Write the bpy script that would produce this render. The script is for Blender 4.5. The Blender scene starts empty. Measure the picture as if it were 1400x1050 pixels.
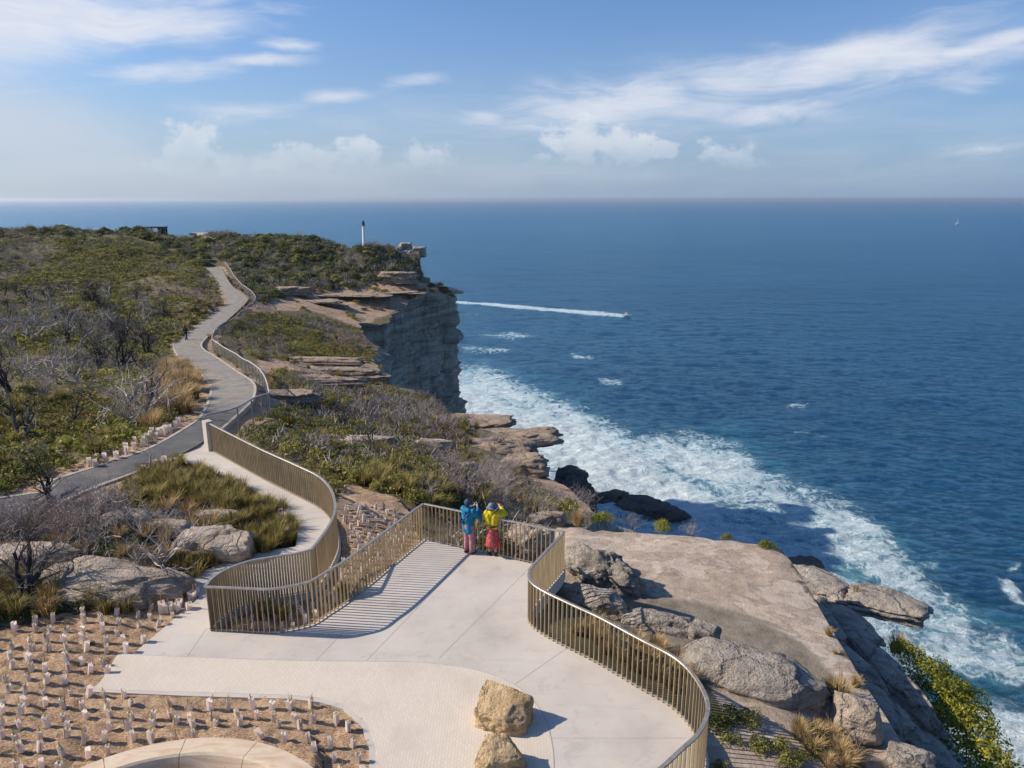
import bpy, bmesh, math, random
import numpy as np
from mathutils import Vector, Matrix
from mathutils.geometry import delaunay_2d_cdt

random.seed(7)
RNG = np.random.default_rng(11)
SC = bpy.context.scene
COL = SC.collection
R = math.radians

# ---------------------------------------------------------------- camera
FPX = 981.0                      # focal length measured on a 1400 px wide picture
PITCH = R(14.46)
CAMZ = 10.1                      # metres above the lookout slab
CP, SP = math.cos(PITCH), math.sin(PITCH)
SEA_Z = -70.0

cam_d = bpy.data.cameras.new('camera')
cam_d.sensor_width = 36.0
cam_d.lens = FPX / 1400 * 36
cam_d.clip_end = 200000
cam_d.clip_start = 0.1
cam = bpy.data.objects.new('camera', cam_d)
COL.objects.link(cam)
cam.location = (0, 0, CAMZ)
cam.rotation_euler = (R(90) - PITCH, 0, 0)
SC.camera = cam
SC.view_settings.view_transform = 'Standard'
SC.view_settings.look = 'None'
SC.view_settings.gamma = 1
SC.view_settings.exposure = 0.35

def at(px, py, z=0.0):
    u = (px - 700) / FPX; v = (py - 525) / FPX
    d = (u, CP - v * SP, -(SP + v * CP))
    t = (z - CAMZ) / d[2]
    return (d[0] * t, d[1] * t, z)

def atd(px, py, Y):
    """point of the sight line at ground distance Y"""
    u = (px - 700) / FPX; v = (py - 525) / FPX
    d = (u, CP - v * SP, -(SP + v * CP))
    t = Y / d[1]
    return (d[0] * t, Y, CAMZ + d[2] * t)

def proj(p):
    p = np.asarray(p, float)
    x, y, z = p[..., 0], p[..., 1], p[..., 2] - CAMZ
    f = y * CP - z * SP
    up = y * SP + z * CP
    f = np.where(f < 0.05, 0.05, f)
    return 700 + FPX * x / f, 525 - FPX * up / f, f

def inpoly(px, py, poly):
    px = np.asarray(px, float); py = np.asarray(py, float)
    poly = np.asarray(poly, float)
    c = np.zeros(px.shape, bool)
    x0, y0 = poly[-1]
    for x1, y1 in poly:
        m = ((y1 > py) != (y0 > py))
        with np.errstate(divide='ignore', invalid='ignore'):
            t = (x0 - x1) * (py - y1) / ((y0 - y1) if y0 != y1 else 1e-9) + x1
        c ^= m & (px < t)
        x0, y0 = x1, y1
    return c

def segdist(px, py, line, closed=False):
    """distance of points to a polyline"""
    line = [tuple(q[:2]) for q in line]
    if closed: line = line + [line[0]]
    px = np.asarray(px, float); py = np.asarray(py, float)
    best = np.full(px.shape, 1e9)
    for (ax, ay), (bx, by) in zip(line[:-1], line[1:]):
        dx, dy = bx - ax, by - ay
        L = dx * dx + dy * dy + 1e-12
        t = np.clip(((px - ax) * dx + (py - ay) * dy) / L, 0, 1)
        best = np.minimum(best, np.hypot(px - ax - t * dx, py - ay - t * dy))
    return best

def sdf(px, py, poly):
    d = segdist(px, py, poly, True)
    return np.where(inpoly(px, py, poly), -d, d)

def sstep(a, b, x):
    t = np.clip((x - a) / (b - a), 0, 1)
    return t * t * (3 - 2 * t)

# ---------------------------------------------------------------- numpy noise
def _hash(ix, iy, iz, seed):
    h = (ix.astype(np.int64) * 374761393 + iy.astype(np.int64) * 668265263 + iz.astype(np.int64) * 2147483647 + seed * 974634777) & 0xffffffff
    h = ((h ^ (h >> 13)) * 1274126177) & 0xffffffff
    h = ((h ^ (h >> 16)) * 2246822519) & 0xffffffff
    return ((h ^ (h >> 15)) & 0xffff) / 65535.0

def vnoise(x, y, z=0.0, seed=1):
    x = np.asarray(x, float); y = np.asarray(y, float) + 0 * x; z = np.asarray(z, float) + 0 * x
    ix, iy, iz = np.floor(x), np.floor(y), np.floor(z)
    fx, fy, fz = x - ix, y - iy, z - iz
    fx, fy, fz = [f * f * (3 - 2 * f) for f in (fx, fy, fz)]
    r = 0
    for dx in (0, 1):
        wx = fx if dx else 1 - fx
        for dy in (0, 1):
            wy = fy if dy else 1 - fy
            for dz in (0, 1):
                wz = fz if dz else 1 - fz
                r = r + wx * wy * wz * _hash(ix + dx, iy + dy, iz + dz, seed)
    return r * 2 - 1

def fbm(x, y, z=0.0, oct=4, seed=1, gain=0.5):
    a, r, f = 1.0, 0, 1.0
    for i in range(oct):
        r = r + a * vnoise(np.asarray(x) * f, np.asarray(y) * f, np.asarray(z) * f, seed + i * 17)
        a *= gain; f *= 2.03
    return r

def resample(pts, step, closed=False):
    pts = [np.array(p, float) for p in pts]
    if closed: pts = pts + [pts[0]]
    out = []
    for a, b in zip(pts[:-1], pts[1:]):
        n = max(1, int(round(np.linalg.norm(b[:2] - a[:2]) / step)))
        for k in range(n): out.append(a + (b - a) * k / n)
    if not closed: out.append(pts[-1])
    return np.array(out)

def catmull(pts, n=8):
    pts = [np.array(p, float) for p in pts]
    P = [2 * pts[0] - pts[1]] + pts + [2 * pts[-1] - pts[-2]]
    out = []
    for i in range(1, len(P) - 2):
        p0, p1, p2, p3 = P[i - 1:i + 3]
        for k in range(n):
            t = k / n
            out.append(0.5 * (2 * p1 + (p2 - p0) * t + (2 * p0 - 5 * p1 + 4 * p2 - p3) * t * t + (3 * p1 - p0 - 3 * p2 + p3) * t ** 3))
    out.append(pts[-1])
    return np.array(out)

# ---------------------------------------------------------------- objects
def tag(o, label=None, cat=None, group=None, kind=None):
    if label: o['label'] = label
    if cat: o['category'] = cat
    if group: o['group'] = group
    if kind: o['kind'] = kind
    return o

def mesh_from(name, V, Fa, mat=None, smooth=False, attrs=None):
    V = np.asarray(V, np.float32).reshape(-1, 3)
    me = bpy.data.meshes.new(name)
    if isinstance(Fa, np.ndarray):
        k = Fa.shape[1]; nf = len(Fa)
        me.vertices.add(len(V)); me.vertices.foreach_set('co', V.ravel())
        me.loops.add(nf * k); me.loops.foreach_set('vertex_index', Fa.astype(np.int32).ravel())
        me.polygons.add(nf)
        me.polygons.foreach_set('loop_start', np.arange(0, nf * k, k, dtype=np.int32))
        me.polygons.foreach_set('loop_total', np.full(nf, k, np.int32))
        me.update(calc_edges=True)
    else:
        me.from_pydata(V.tolist(), [], [list(f) for f in Fa])
    if attrs:
        for k, v in attrs.items():
            a = me.attributes.new(k, 'FLOAT', 'POINT')
            a.data.foreach_set('value', np.asarray(v, np.float32))
    if smooth: me.polygons.foreach_set('use_smooth', np.ones(len(me.polygons), bool))
    if mat: me.materials.append(mat)
    me.validate()
    return me

def link(name, me, parent=None, loc=(0, 0, 0), rot=(0, 0, 0), scale=(1, 1, 1)):
    o = bpy.data.objects.new(name, me)
    COL.objects.link(o)
    o.location = loc; o.rotation_euler = rot; o.scale = scale
    if parent: o.parent = parent
    return o

def empty(name, loc, rotz=0.0):
    return link(name, None, None, loc, (0, 0, rotz))

def obj(name, V, Fa, mat, parent=None, smooth=False, attrs=None, **k):
    return link(name, mesh_from(name, V, Fa, mat, smooth, attrs), parent, **k)

class MB:
    """collects shapes for ONE mesh"""
    def __init__(s): s.V = []; s.F = []
    def add(s, V, F):
        b = len(s.V); s.V += [tuple(map(float, v)) for v in V]; s.F += [tuple(b + i for i in f) for f in F]; return s
    def box(s, c, d, rz=0.0, M=None):
        x, y, z = d[0] / 2, d[1] / 2, d[2] / 2
        V = [Vector((sx * x, sy * y, sz * z)) for sx in (-1, 1) for sy in (-1, 1) for sz in (-1, 1)]
        m = Matrix.Rotation(rz, 3, 'Z')
        V = [(M @ v if M else m @ v) + Vector(c) for v in V]
        return s.add(V, [(0, 1, 3, 2), (4, 6, 7, 5), (0, 4, 5, 1), (2, 3, 7, 6), (0, 2, 6, 4), (1, 5, 7, 3)])
    def tube(s, pts, rad, n=6, caps=True):
        pts = [Vector(p) for p in pts]
        if not hasattr(rad, '__len__'): rad = [rad] * len(pts)
        V, F = [], []
        prev = None
        for i, p in enumerate(pts):
            t = (pts[min(i + 1, len(pts) - 1)] - pts[max(i - 1, 0)])
            if t.length < 1e-9: t = Vector((0, 0, 1))
            t.normalize()
            if prev is None:
                a = Vector((0, 0, 1)) if abs(t.z) < .9 else Vector((1, 0, 0))
                u = t.cross(a).normalized()
            else:
                u = (prev - t * prev.dot(t))
                u = u.normalized() if u.length > 1e-6 else t.orthogonal().normalized()
            prev = u
            w = t.cross(u)
            for k in range(n):
                an = 2 * math.pi * k / n
                V.append(p + (u * math.cos(an) + w * math.sin(an)) * rad[i])
        for i in range(len(pts) - 1):
            for k in range(n):
                F.append((i * n + k, i * n + (k + 1) % n, (i + 1) * n + (k + 1) % n, (i + 1) * n + k))
        if caps:
            F.append(tuple(range(n))[::-1]); F.append(tuple((len(pts) - 1) * n + k for k in range(n)))
        return s.add(V, F)
    def mesh(s, name, mat, smooth=False): return mesh_from(name, s.V, s.F, mat, smooth)
    def build(s, name, mat, parent=None, smooth=False, **k): return link(name, s.mesh(name, mat, smooth), parent, **k)

def prism(poly, z0, z1):
    """solid from a plan polygon (triangulated caps)"""
    n = len(poly)
    a = sum(poly[i][0] * poly[(i + 1) % n][1] - poly[(i + 1) % n][0] * poly[i][1] for i in range(n))
    if a < 0: poly = poly[::-1]
    V = [(p[0], p[1], z0) for p in poly] + [(p[0], p[1], z1) for p in poly]
    F = [(i, (i + 1) % n, n + (i + 1) % n, n + i) for i in range(n)]
    F.append(tuple(range(n, 2 * n))); F.append(tuple(range(n))[::-1])
    return V, F

def duplicate(root, loc, rotz=0.0, scale=1.0, label=None, group=None):
    r = root.copy(); COL.objects.link(r)
    r.location = loc; r.rotation_euler = (root.rotation_euler[0], root.rotation_euler[1], rotz)
    r.scale = (scale,) * 3 if not hasattr(scale, '__len__') else scale
    if label: r['label'] = label
    if group: r['group'] = group
    for ch in CHILD.get(root.name, []):
        c = ch.copy(); COL.objects.link(c); c.parent = r
    return r
CHILD = {}

# ---------------------------------------------------------------- node helpers
def material(name):
    m = bpy.data.materials.new(name); m.use_nodes = True
    nt = m.node_tree
    for n in list(nt.nodes): nt.nodes.remove(n)
    return m, NT(nt)

class NT:
    def __init__(s, nt): s.nt = nt
    def n(s, t, **kw):
        nd = s.nt.nodes.new(t)
        ins = kw.pop('ins', {})
        for k, v in kw.items(): setattr(nd, k, v)
        for k, v in ins.items(): s.put(nd, k, v)
        return nd
    def put(s, nd, k, v):
        sock = nd.inputs[k]
        if isinstance(v, bpy.types.NodeSocket): s.nt.links.new(v, sock)
        elif isinstance(v, bpy.types.Node): s.nt.links.new(v.outputs[0], sock)
        else: sock.default_value = v
    def math(s, op, a, b=None, c=None, clamp=False):
        nd = s.n('ShaderNodeMath', operation=op, use_clamp=clamp)
        s.put(nd, 0, a)
        if b is not None: s.put(nd, 1, b)
        if c is not None: s.put(nd, 2, c)
        return nd.outputs[0]
    def mix(s, f, a, b, mode='MIX'):
        nd = s.n('ShaderNodeMix', data_type='RGBA', blend_type=mode)
        s.put(nd, 0, f)
        s.put(nd, 6, a if not isinstance(a, tuple) else (*a[:3], 1)); s.put(nd, 7, b if not isinstance(b, tuple) else (*b[:3], 1))
        return nd.outputs[2]
    def noise(s, vec, scale, detail=4, rough=0.55, dist=0.0, out=0):
        nd = s.n('ShaderNodeTexNoise', ins={'Scale': scale, 'Detail': detail, 'Roughness': rough, 'Distortion': dist})
        if vec is not None: s.put(nd, 'Vector', vec)
        return nd.outputs[out]
    def map(s, vec, scale=(1, 1, 1), loc=(0, 0, 0), rot=(0, 0, 0)):
        nd = s.n('ShaderNodeMapping', ins={'Scale': scale, 'Location': loc, 'Rotation': rot})
        s.put(nd, 'Vector', vec); return nd.outputs[0]
    def ramp(s, f, stops, interp='LINEAR'):
        nd = s.n('ShaderNodeValToRGB'); cr = nd.color_ramp; cr.interpolation = interp
        while len(cr.elements) < len(stops): cr.elements.new(0.5)
        for e, (p, c) in zip(cr.elements, stops):
            e.position = p; e.color = (*c[:3], 1) if hasattr(c, '__len__') else (c, c, c, 1)
        s.put(nd, 0, f); return nd.outputs[0]
    def sm(s, f, a, b):
        nd = s.n('ShaderNodeMapRange', interpolation_type='SMOOTHSTEP', ins={1: a, 2: b, 3: 0.0, 4: 1.0})
        s.put(nd, 0, f); return nd.outputs[0]
    def pos(s): return s.n('ShaderNodeNewGeometry').outputs['Position']
    def objco(s): return s.n('ShaderNodeTexCoord').outputs['Object']
    def rand(s): return s.n('ShaderNodeObjectInfo').outputs['Random']
    def attr(s, name): return s.n('ShaderNodeAttribute', attribute_name=name).outputs['Fac']
    def bump(s, h, strength=0.5, dist=0.05, normal=None):
        nd = s.n('ShaderNodeBump', ins={'Strength': strength, 'Distance': dist, 'Height': h})
        if normal is not None: s.put(nd, 'Normal', normal)
        return nd.outputs[0]
    def out(s, shader):
        o = s.n('ShaderNodeOutputMaterial'); s.put(o, 'Surface', shader)
    def principled(s, color, rough=0.8, normal=None, metal=0.0, spec=None, **ins):
        nd = s.n('ShaderNodeBsdfPrincipled')
        s.put(nd, 'Base Color', color if not isinstance(color, tuple) else (*color[:3], 1))
        s.put(nd, 'Roughness', rough); s.put(nd, 'Metallic', metal)
        if spec is not None: s.put(nd, 'Specular IOR Level', spec)
        if normal is not None: s.put(nd, 'Normal', normal)
        for k, v in ins.items(): s.put(nd, k, v)
        return nd.outputs[0]
# ================================================================ light and sky
SUN_EL = R(33.5)
SUN_AZ = (-1.0, 0.10)                       # towards the sun, in plan
_l = math.hypot(*SUN_AZ)
SUN_DIR = Vector((SUN_AZ[0] / _l * math.cos(SUN_EL), SUN_AZ[1] / _l * math.cos(SUN_EL), math.sin(SUN_EL)))
sd = bpy.data.lights.new('sun', 'SUN')
sd.energy = 4.7; sd.angle = R(0.5); sd.color = (1.0, 0.90, 0.76)
sun = bpy.data.objects.new('sun', sd); COL.objects.link(sun)
sun.rotation_euler = SUN_DIR.to_track_quat('Z', 'Y').to_euler()
sun.location = (-60, 6, 60)

world = bpy.data.worlds.new('World'); SC.world = world
world.use_nodes = True
wt = NT(world.node_tree)
for n_ in list(world.node_tree.nodes): world.node_tree.nodes.remove(n_)
sky = wt.n('ShaderNodeTexSky', sky_type='NISHITA', sun_disc=False, sun_elevation=SUN_EL,
           sun_rotation=math.atan2(SUN_DIR.x, SUN_DIR.y) % (2 * math.pi),
           air_density=1.0, dust_density=1.2, ozone_density=1.6, altitude=80.0)
gen = wt.n('ShaderNodeTexCoord').outputs['Generated']
sep = wt.n('ShaderNodeSeparateXYZ', ins={0: gen})
AZ = wt.math('ARCTAN2', sep.outputs[0], sep.outputs[1])          # 0 = straight out to sea
EL = wt.math('ARCSINE', sep.outputs[2])
def sky_dir(px, py):
    u = (px - 700) / FPX; v = (py - 525) / FPX
    d = np.array((u, CP - v * SP, -(SP + v * CP))); d /= np.linalg.norm(d)
    return math.atan2(d[0], d[1]), math.asin(d[2])
cxyz = wt.n('ShaderNodeCombineXYZ', ins={0: AZ, 1: EL}).outputs[0]
warp = wt.n('ShaderNodeVectorMath', operation='SUBTRACT', ins={0: wt.n('ShaderNodeTexNoise', ins={'Vector': cxyz, 'Scale': 7.0, 'Detail': 5}).outputs['Color'], 1: (0.5, 0.5, 0.5)}).outputs[0]
wc = wt.n('ShaderNodeVectorMath', operation='MULTIPLY_ADD', ins={0: warp, 1: (0.07, 0.035, 0), 2: cxyz}).outputs[0]
# wispy high cloud noise, drawn out along the wind
cir = wt.noise(wt.map(wc, (3.2, 17, 1), rot=(0, 0, R(-9))), 1.8, 9, 0.62, 0.6)
fil = wt.noise(wt.map(wc, (9, 60, 1), rot=(0, 0, R(-11))), 1.4, 7, 0.6, 0.8)
puf = wt.noise(wt.map(cxyz, (1, 1.25, 1)), 34, 9, 0.60, 0.15)
def blob(px, py, rx, ry, rot=0.0):
    a, e = sky_dir(px, py)
    sepw = wt.n('ShaderNodeSeparateXYZ', ins={0: wc})
    dx = wt.math('SUBTRACT', sepw.outputs[0], a); dy = wt.math('SUBTRACT', sepw.outputs[1], e)
    c, s_ = math.cos(rot), math.sin(rot)
    x = wt.math('MULTIPLY_ADD', dx, c, wt.math('MULTIPLY', dy, s_))
    y = wt.math('MULTIPLY_ADD', dy, c, wt.math('MULTIPLY', dx, -s_))
    x = wt.math('DIVIDE', x, rx / FPX); y = wt.math('DIVIDE', y, ry / FPX)
    r2 = wt.math('ADD', wt.math('MULTIPLY', x, x), wt.math('MULTIPLY', y, y))
    return wt.math('EXPONENT', wt.math('MULTIPLY', r2, -1.0))
def total(lst):
    r = None
    for w, b in lst:
        b = wt.math('MULTIPLY', b, w)
        r = b if r is None else wt.math('MAXIMUM', r, b)
    return r
wisps = total([(1.0, blob(60, 25, 190, 45, .22)), (.95, blob(200, 30, 130, 26, .12)), (.7, blob(290, 12, 60, 16, .3)), (.78, blob(235, 97, 85, 13, .05)), (.75, blob(340, 86, 80, 8, .1)),
               (.72, blob(400, 64, 45, 8, .05)), (.6, blob(465, 131, 50, 9, .05)), (.55, blob(565, 114, 50, 11, .12)), (.5, blob(335, 146, 80, 18, 0)),
               (.66, blob(660, 160, 40, 12, .0)), (.66, blob(780, 150, 130, 34, .05)), (.72, blob(900, 132, 100, 26, .1)), (.8, blob(1010, 115, 120, 34, .1)),
               (.98, blob(1140, 92, 130, 26, .2)), (.8, blob(1230, 85, 80, 26, .1)), (.85, blob(1360, 60, 70, 12, .2)), (.7, blob(1060, 150, 90, 20, .2)), (.45, blob(1330, 120, 60, 14, .2)),
               (.4, blob(1340, 205, 60, 12, 0)), (.6, blob(1500, 30, 160, 30, .3)), (.8, blob(-260, 60, 220, 60, .1))])
veil = total([(.55, blob(900, 150, 300, 50, .08)), (.5, blob(1150, 120, 220, 50, .15)), (.35, blob(560, 165, 200, 30, 0)), (.3, blob(1250, 190, 220, 40, 0))])
bank = total([(.95, blob(20, 170, 150, 55, -.12)), (.8, blob(-120, 150, 200, 80, 0)), (.75, blob(110, 225, 190, 42, 0)), (.62, blob(360, 232, 330, 30, 0)), (.5, blob(760, 235, 300, 24, 0)), (.35, blob(1150, 240, 300, 18, 0))])
cum = total([(1.25, blob(255, 197, 34, 36)), (.7, blob(225, 220, 50, 20)), (1.0, blob(425, 214, 80, 20)), (1.05, blob(495, 204, 40, 24)), (1.0, blob(588, 214, 44, 20)), (.85, blob(345, 222, 70, 20)),
             (1.25, blob(785, 192, 40, 30)), (1.2, blob(850, 198, 60, 26)), (.9, blob(900, 203, 40, 16)), (1.0, blob(1000, 212, 50, 17)), (.6, blob(760, 215, 70, 12)), (.5, blob(1160, 230, 30, 10)), (.5, blob(1330, 205, 50, 10))])
cw = wt.math('MULTIPLY', wt.sm(wt.math('ADD', wisps, wt.math('MULTIPLY', wt.math('SUBTRACT', cir, 0.5), 1.3)), 0.16, 1.0), wt.math('MULTIPLY_ADD', fil, 0.7, 0.62))
cw = wt.math('MULTIPLY', cw, 0.92, clamp=True)
cb = wt.math('MULTIPLY', wt.sm(wt.math('ADD', bank, wt.math('MULTIPLY', wt.math('SUBTRACT', cir, 0.5), 0.5)), 0.1, 1.0), 0.72)
cv_ = wt.math('MULTIPLY', veil, wt.math('MULTIPLY_ADD', wt.sm(cir, .3, .7), .75, .25))
cc = wt.sm(wt.math('ADD', cum, wt.math('MULTIPLY', wt.math('SUBTRACT', puf, 0.5), 2.0)), 0.40, 0.86)
fadeb = wt.sm(EL, 0.035, 0.085)
cc = wt.math('MULTIPLY', cc, wt.math('MULTIPLY_ADD', fadeb, .8, .2))
ccs = wt.noise(wt.map(cxyz, (1, 1.3, 1), loc=(.02, -.03, 0)), 30, 8, 0.55, 0.1)
cc = wt.math('MULTIPLY', cc, 0.68)
skyc = wt.mix(1.0, sky.outputs[0], (0.50, 0.77, 1.12), 'MULTIPLY')
# low white haze band of the air itself near the horizon
hz = wt.math('EXPONENT', wt.math('MULTIPLY', wt.math('ABSOLUTE', EL), -7.5))
azw = wt.sm(AZ, 0.9, -0.75)
hzc = wt.mix(azw, (2.15, 3.1, 4.75), (4.05, 4.55, 5.35))
skyc = wt.mix(wt.math('MULTIPLY', hz, 0.85), skyc, hzc)
skyc = wt.mix(cb, skyc, wt.mix(azw, (4.4, 5.05, 6.0), (4.8, 5.2, 6.0)))
skyc = wt.mix(cv_, skyc, (5.0, 5.5, 6.5))
skyc = wt.mix(cw, skyc, (5.9, 6.2, 6.9))
skyc = wt.mix(cc, skyc, wt.mix(ccs, (4.3, 4.9, 5.9), (7.6, 7.6, 7.6)))
bg = wt.n('ShaderNodeBackground', ins={'Color': skyc, 'Strength': 0.10})
wo = wt.n('ShaderNodeOutputWorld'); wt.put(wo, 'Surface', bg)
# ================================================================ plan of the place
# asphalt path edges (picture measurements turned into ground points with the height at that spot)
PATH_L = [(0, 683, 0), (51, 665, 0), (115.7, 644.6, 0), (164.6, 629, 0), (206, 614, 0), (257, 585, -.15), (280, 565, -.7), (290.6, 531, -2.2), (277.7, 513, -3.3), (267.4, 502, -4.0), (247, 489, -4.9), (238, 473, -5.9), (247, 463, -6.4),
          (277.7, 437.7, -6.9), (306, 417, -6.7), (307, 407, -6.5), (293, 383.7, -5.8), (279, 366, -5.0)]
PATH_R = [(0, 718, 0), (60, 697, 0), (113, 672, 0), (154, 657, 0), (205.7, 638, 0), (241.7, 624.5, 0), (283, 601, 0), (330, 561, -.9), (344.6, 544, -1.6), (344.6, 523.7, -2.5), (321, 507, -3.6), (296, 489.5, -4.8), (274, 473, -5.9), (288, 456, -6.6),
          (316.6, 433, -6.9), (338.7, 411, -6.6), (336, 404, -6.4), (316, 389, -5.9), (303, 365.5, -5.0)]
PL = [at(*p) for p in PATH_L]; PR = [at(*p) for p in PATH_R]
PL = [(-40, 14, 0)] + PL; PR = [(-40, 10.5, 0)] + PR
_n = 200
def by_len(pts, n):
    pts = catmull(pts, 6); d = np.r_[0, np.cumsum(np.linalg.norm(np.diff(pts, axis=0), axis=1))]
    t = np.linspace(0, d[-1], n)
    return np.stack([np.interp(t, d, pts[:, k]) for k in range(3)], 1)
PLs, PRs = by_len(PL, _n), by_len(PR, _n)
PMID = (PLs + PRs) / 2
PWID = np.linalg.norm(PLs - PRs, axis=1) / 2

# terrain heights: (px, py, z) control points
CTRL = [(300, 900, 0), (600, 900, 0), (850, 1000, 0), (650, 800, 0), (50, 950, 0), (0, 860, 0.05), (150, 800, 0.1), (20, 770, .1), (350, 700, .05), (200, 720, .15), (0, 740, .1),
        (0, 600, -.5), (100, 560, -1.4), (0, 500, -3.2), (100, 450, -5), (200, 500, -3.8), (0, 400, -6), (150, 400, -6.2), (0, 340, -3.6), (120, 340, -3.4), (250, 340, -3), (0, 315, 1.2), (100, 312, 1.9), (215, 315, 1.2), (300, 322, .6),
        (400, 327, .2), (450, 327, .2), (400, 345, -2.5), (500, 336, -.3), (550, 341, -1.6), (572, 350, -3.6), (540, 365, -6), (450, 375, -7), (350, 385, -6.6),
        (450, 410, -10), (622, 402, -11.8), (560, 420, -11.8), (500, 440, -12.2), (575, 388, -10.2), (380, 420, -8.2), (400, 480, -9), (350, 470, -7.6), (505, 475, -12), (520, 520, -11.6), (420, 520, -8.2), (370, 520, -5.6),
        (600, 552, -10), (640, 580, -9.6), (560, 560, -8.2), (480, 560, -6.0), (400, 570, -3.0), (350, 590, -.8), (690, 600, -9.0), (620, 620, -6.5), (500, 600, -3.3), (420, 620, -1.0), (720, 645, -7.6), (700, 690, -3.8), (620, 660, -2.2), (560, 682, -.38), (500, 695, -.22), (480, 672, -.25), (420, 790, -.2), (540, 655, -1.0),
        (660, 720, -1.6), (780, 700, -6.5), (760, 735, -2.2)]
C = np.array([at(*p) for p in CTRL] + [tuple(p) for p in PMID[::9]] + [(-25, 5, .1), (-40, 20, .0), (-10, -12, .1), (10, -10, -.6), (-60, 60, -2), (-110, 120, -6), (-120, 198, 2.0), (-95, 192, 1.4), (-150, 190, 2), (-250, 330, 1), (-160, 215, 1.4), (-300, 100, -4), (-70, -20, 0), (-260, -30, 0)]
             + [tuple(at(1000, 860, -1.2)), tuple(at(900, 760, -1.3)), tuple(at(1060, 750, -1.4)), tuple(at(1150, 930, -1.3)), tuple(at(860, 830, -1.0)), tuple(at(930, 900, -.7)), tuple(at(1000, 960, -.6)), tuple(at(1060, 1040, -.6)), tuple(at(850, 880, -.6)), tuple(at(1170, 1050, -.8))])
def _solve():
    D = np.hypot(C[:, None, 0] - C[None, :, 0], C[:, None, 1] - C[None, :, 1])
    n = len(C); s = 9.0 + 0.0 * D
    A = np.zeros((n + 1, n + 1)); A[:n, :n] = np.sqrt(D * D + 1.5 ** 2); A[:n, n] = 1; A[n, :n] = 1
    A[:n, :n] -= np.eye(n) * 0.15
    return np.linalg.solve(A, np.r_[C[:, 2], 0])
WGT = _solve()
def base_h(x, y):
    x = np.asarray(x, float); y = np.asarray(y, float)
    sh = x.shape; x = x.ravel(); y = y.ravel()
    r = np.empty(x.shape)
    for i in range(0, len(x), 20000):
        d = np.sqrt((x[i:i + 20000, None] - C[None, :, 0]) ** 2 + (y[i:i + 20000, None] - C[None, :, 1]) ** 2 + 1.5 ** 2)
        r[i:i + 20000] = d @ WGT[:-1] + WGT[-1]
    return r.reshape(sh)

# lookout slab and the ramp path that bends round the planter
RAIL = [(286.6, 578.6), (322, 596.5), (358.6, 614.6), (410, 637.7), (435.7, 650.6), (451, 666), (457.6, 684), (457.6, 699.4), (449.8, 717.4), (435.7, 738), (425.4, 750.3), (404.8, 755.8), (374, 760.5), (340.6, 766.4), (313, 776), (291, 789), (280.4, 801.0)]
RAIL_H = 1.2
F1 = catmull([at(*p, RAIL_H) for p in RAIL[:11]], 6)
F1b = catmull([at(*p, RAIL_H) for p in RAIL[10:]], 4)[1:]
F2 = catmull([at(*p, RAIL_H) for p in [(280.4, 801.4), (324.3, 803), (367, 804.6), (397, 800.4), (422.9, 794), (444, 782), (474, 764), (517, 732.9), (560, 701), (579, 688)]], 5)
F3 = np.array([at(*p, RAIL_H) for p in [(579, 688), (632.9, 699), (685, 709), (721.6, 716.4), (771.5, 726.5)]])
F4 = catmull([at(*p, RAIL_H) for p in [(771.5, 726.5), (731.5, 769), (723.6, 782), (726, 794), (742.9, 806.6), (781, 825), (820, 843), (874, 871.9), (921.4, 897), (949.7, 923.7), (968.0, 961.4), (958, 997), (930, 1025), (902.6, 1050), (860, 1085), (790, 1150)]], 6)
RAILLINE = np.vstack([F1, F1b, F2[1:], F3[1:], F4[1:]])
RAILLINE[:, 2] = 0
OUTER = [(407.4, 748, 0), (411, 730, 0), (407, 715, 0), (394.6, 699, 0), (381.7, 686.6, 0), (353.4, 671, 0), (307, 650.6, 0), (276, 640, 0), (255.7, 628, 0)]
OUT = [at(278.6, 815.5), (-9.15, 17.4, 0), (-8.3, 18.5, 0), (-7.2, 19.3, 0)] + [at(*p) for p in OUTER]
CORNER = at(128, 944)
SLAB = [tuple(p) for p in RAILLINE] + [(1.0, 4.0, 0), (-2.5, 4.0, 0)] + [at(*p) for p in [(512, 1120, 0), (512, 1050, 0), (511, 1020, 0), (500, 990, 0), (474, 966, 0), (440, 956, 0), (400, 951.5, 0), (262, 947.5, 0)]] + [CORNER] + OUT + [at(241, 626), at(283, 603.5)]
SLAB2 = [p[:2] for p in SLAB]
PLANTER = [tuple(p[:2]) for p in np.vstack([F1[27:], F1b, F2[1:]])] + [at(566, 689)[:2], at(545, 672)[:2], at(470, 652)[:2]]

# level rock terrace east of the slab
TERR_PX = [(760, 715), (830, 722), (900, 729), (980, 736), (1064, 747), (1090, 790), (1120, 838), (1150, 888), (1178, 935), (1195, 965), (1240, 1060), (1190, 1075), (1130, 1010), (1130, 960), (1040, 900), (960, 880), (860, 850), (780, 800)]
TERR_Z = -1.2
TERR = [at(x, y, TERR_Z)[:2] for x, y in TERR_PX]

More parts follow.
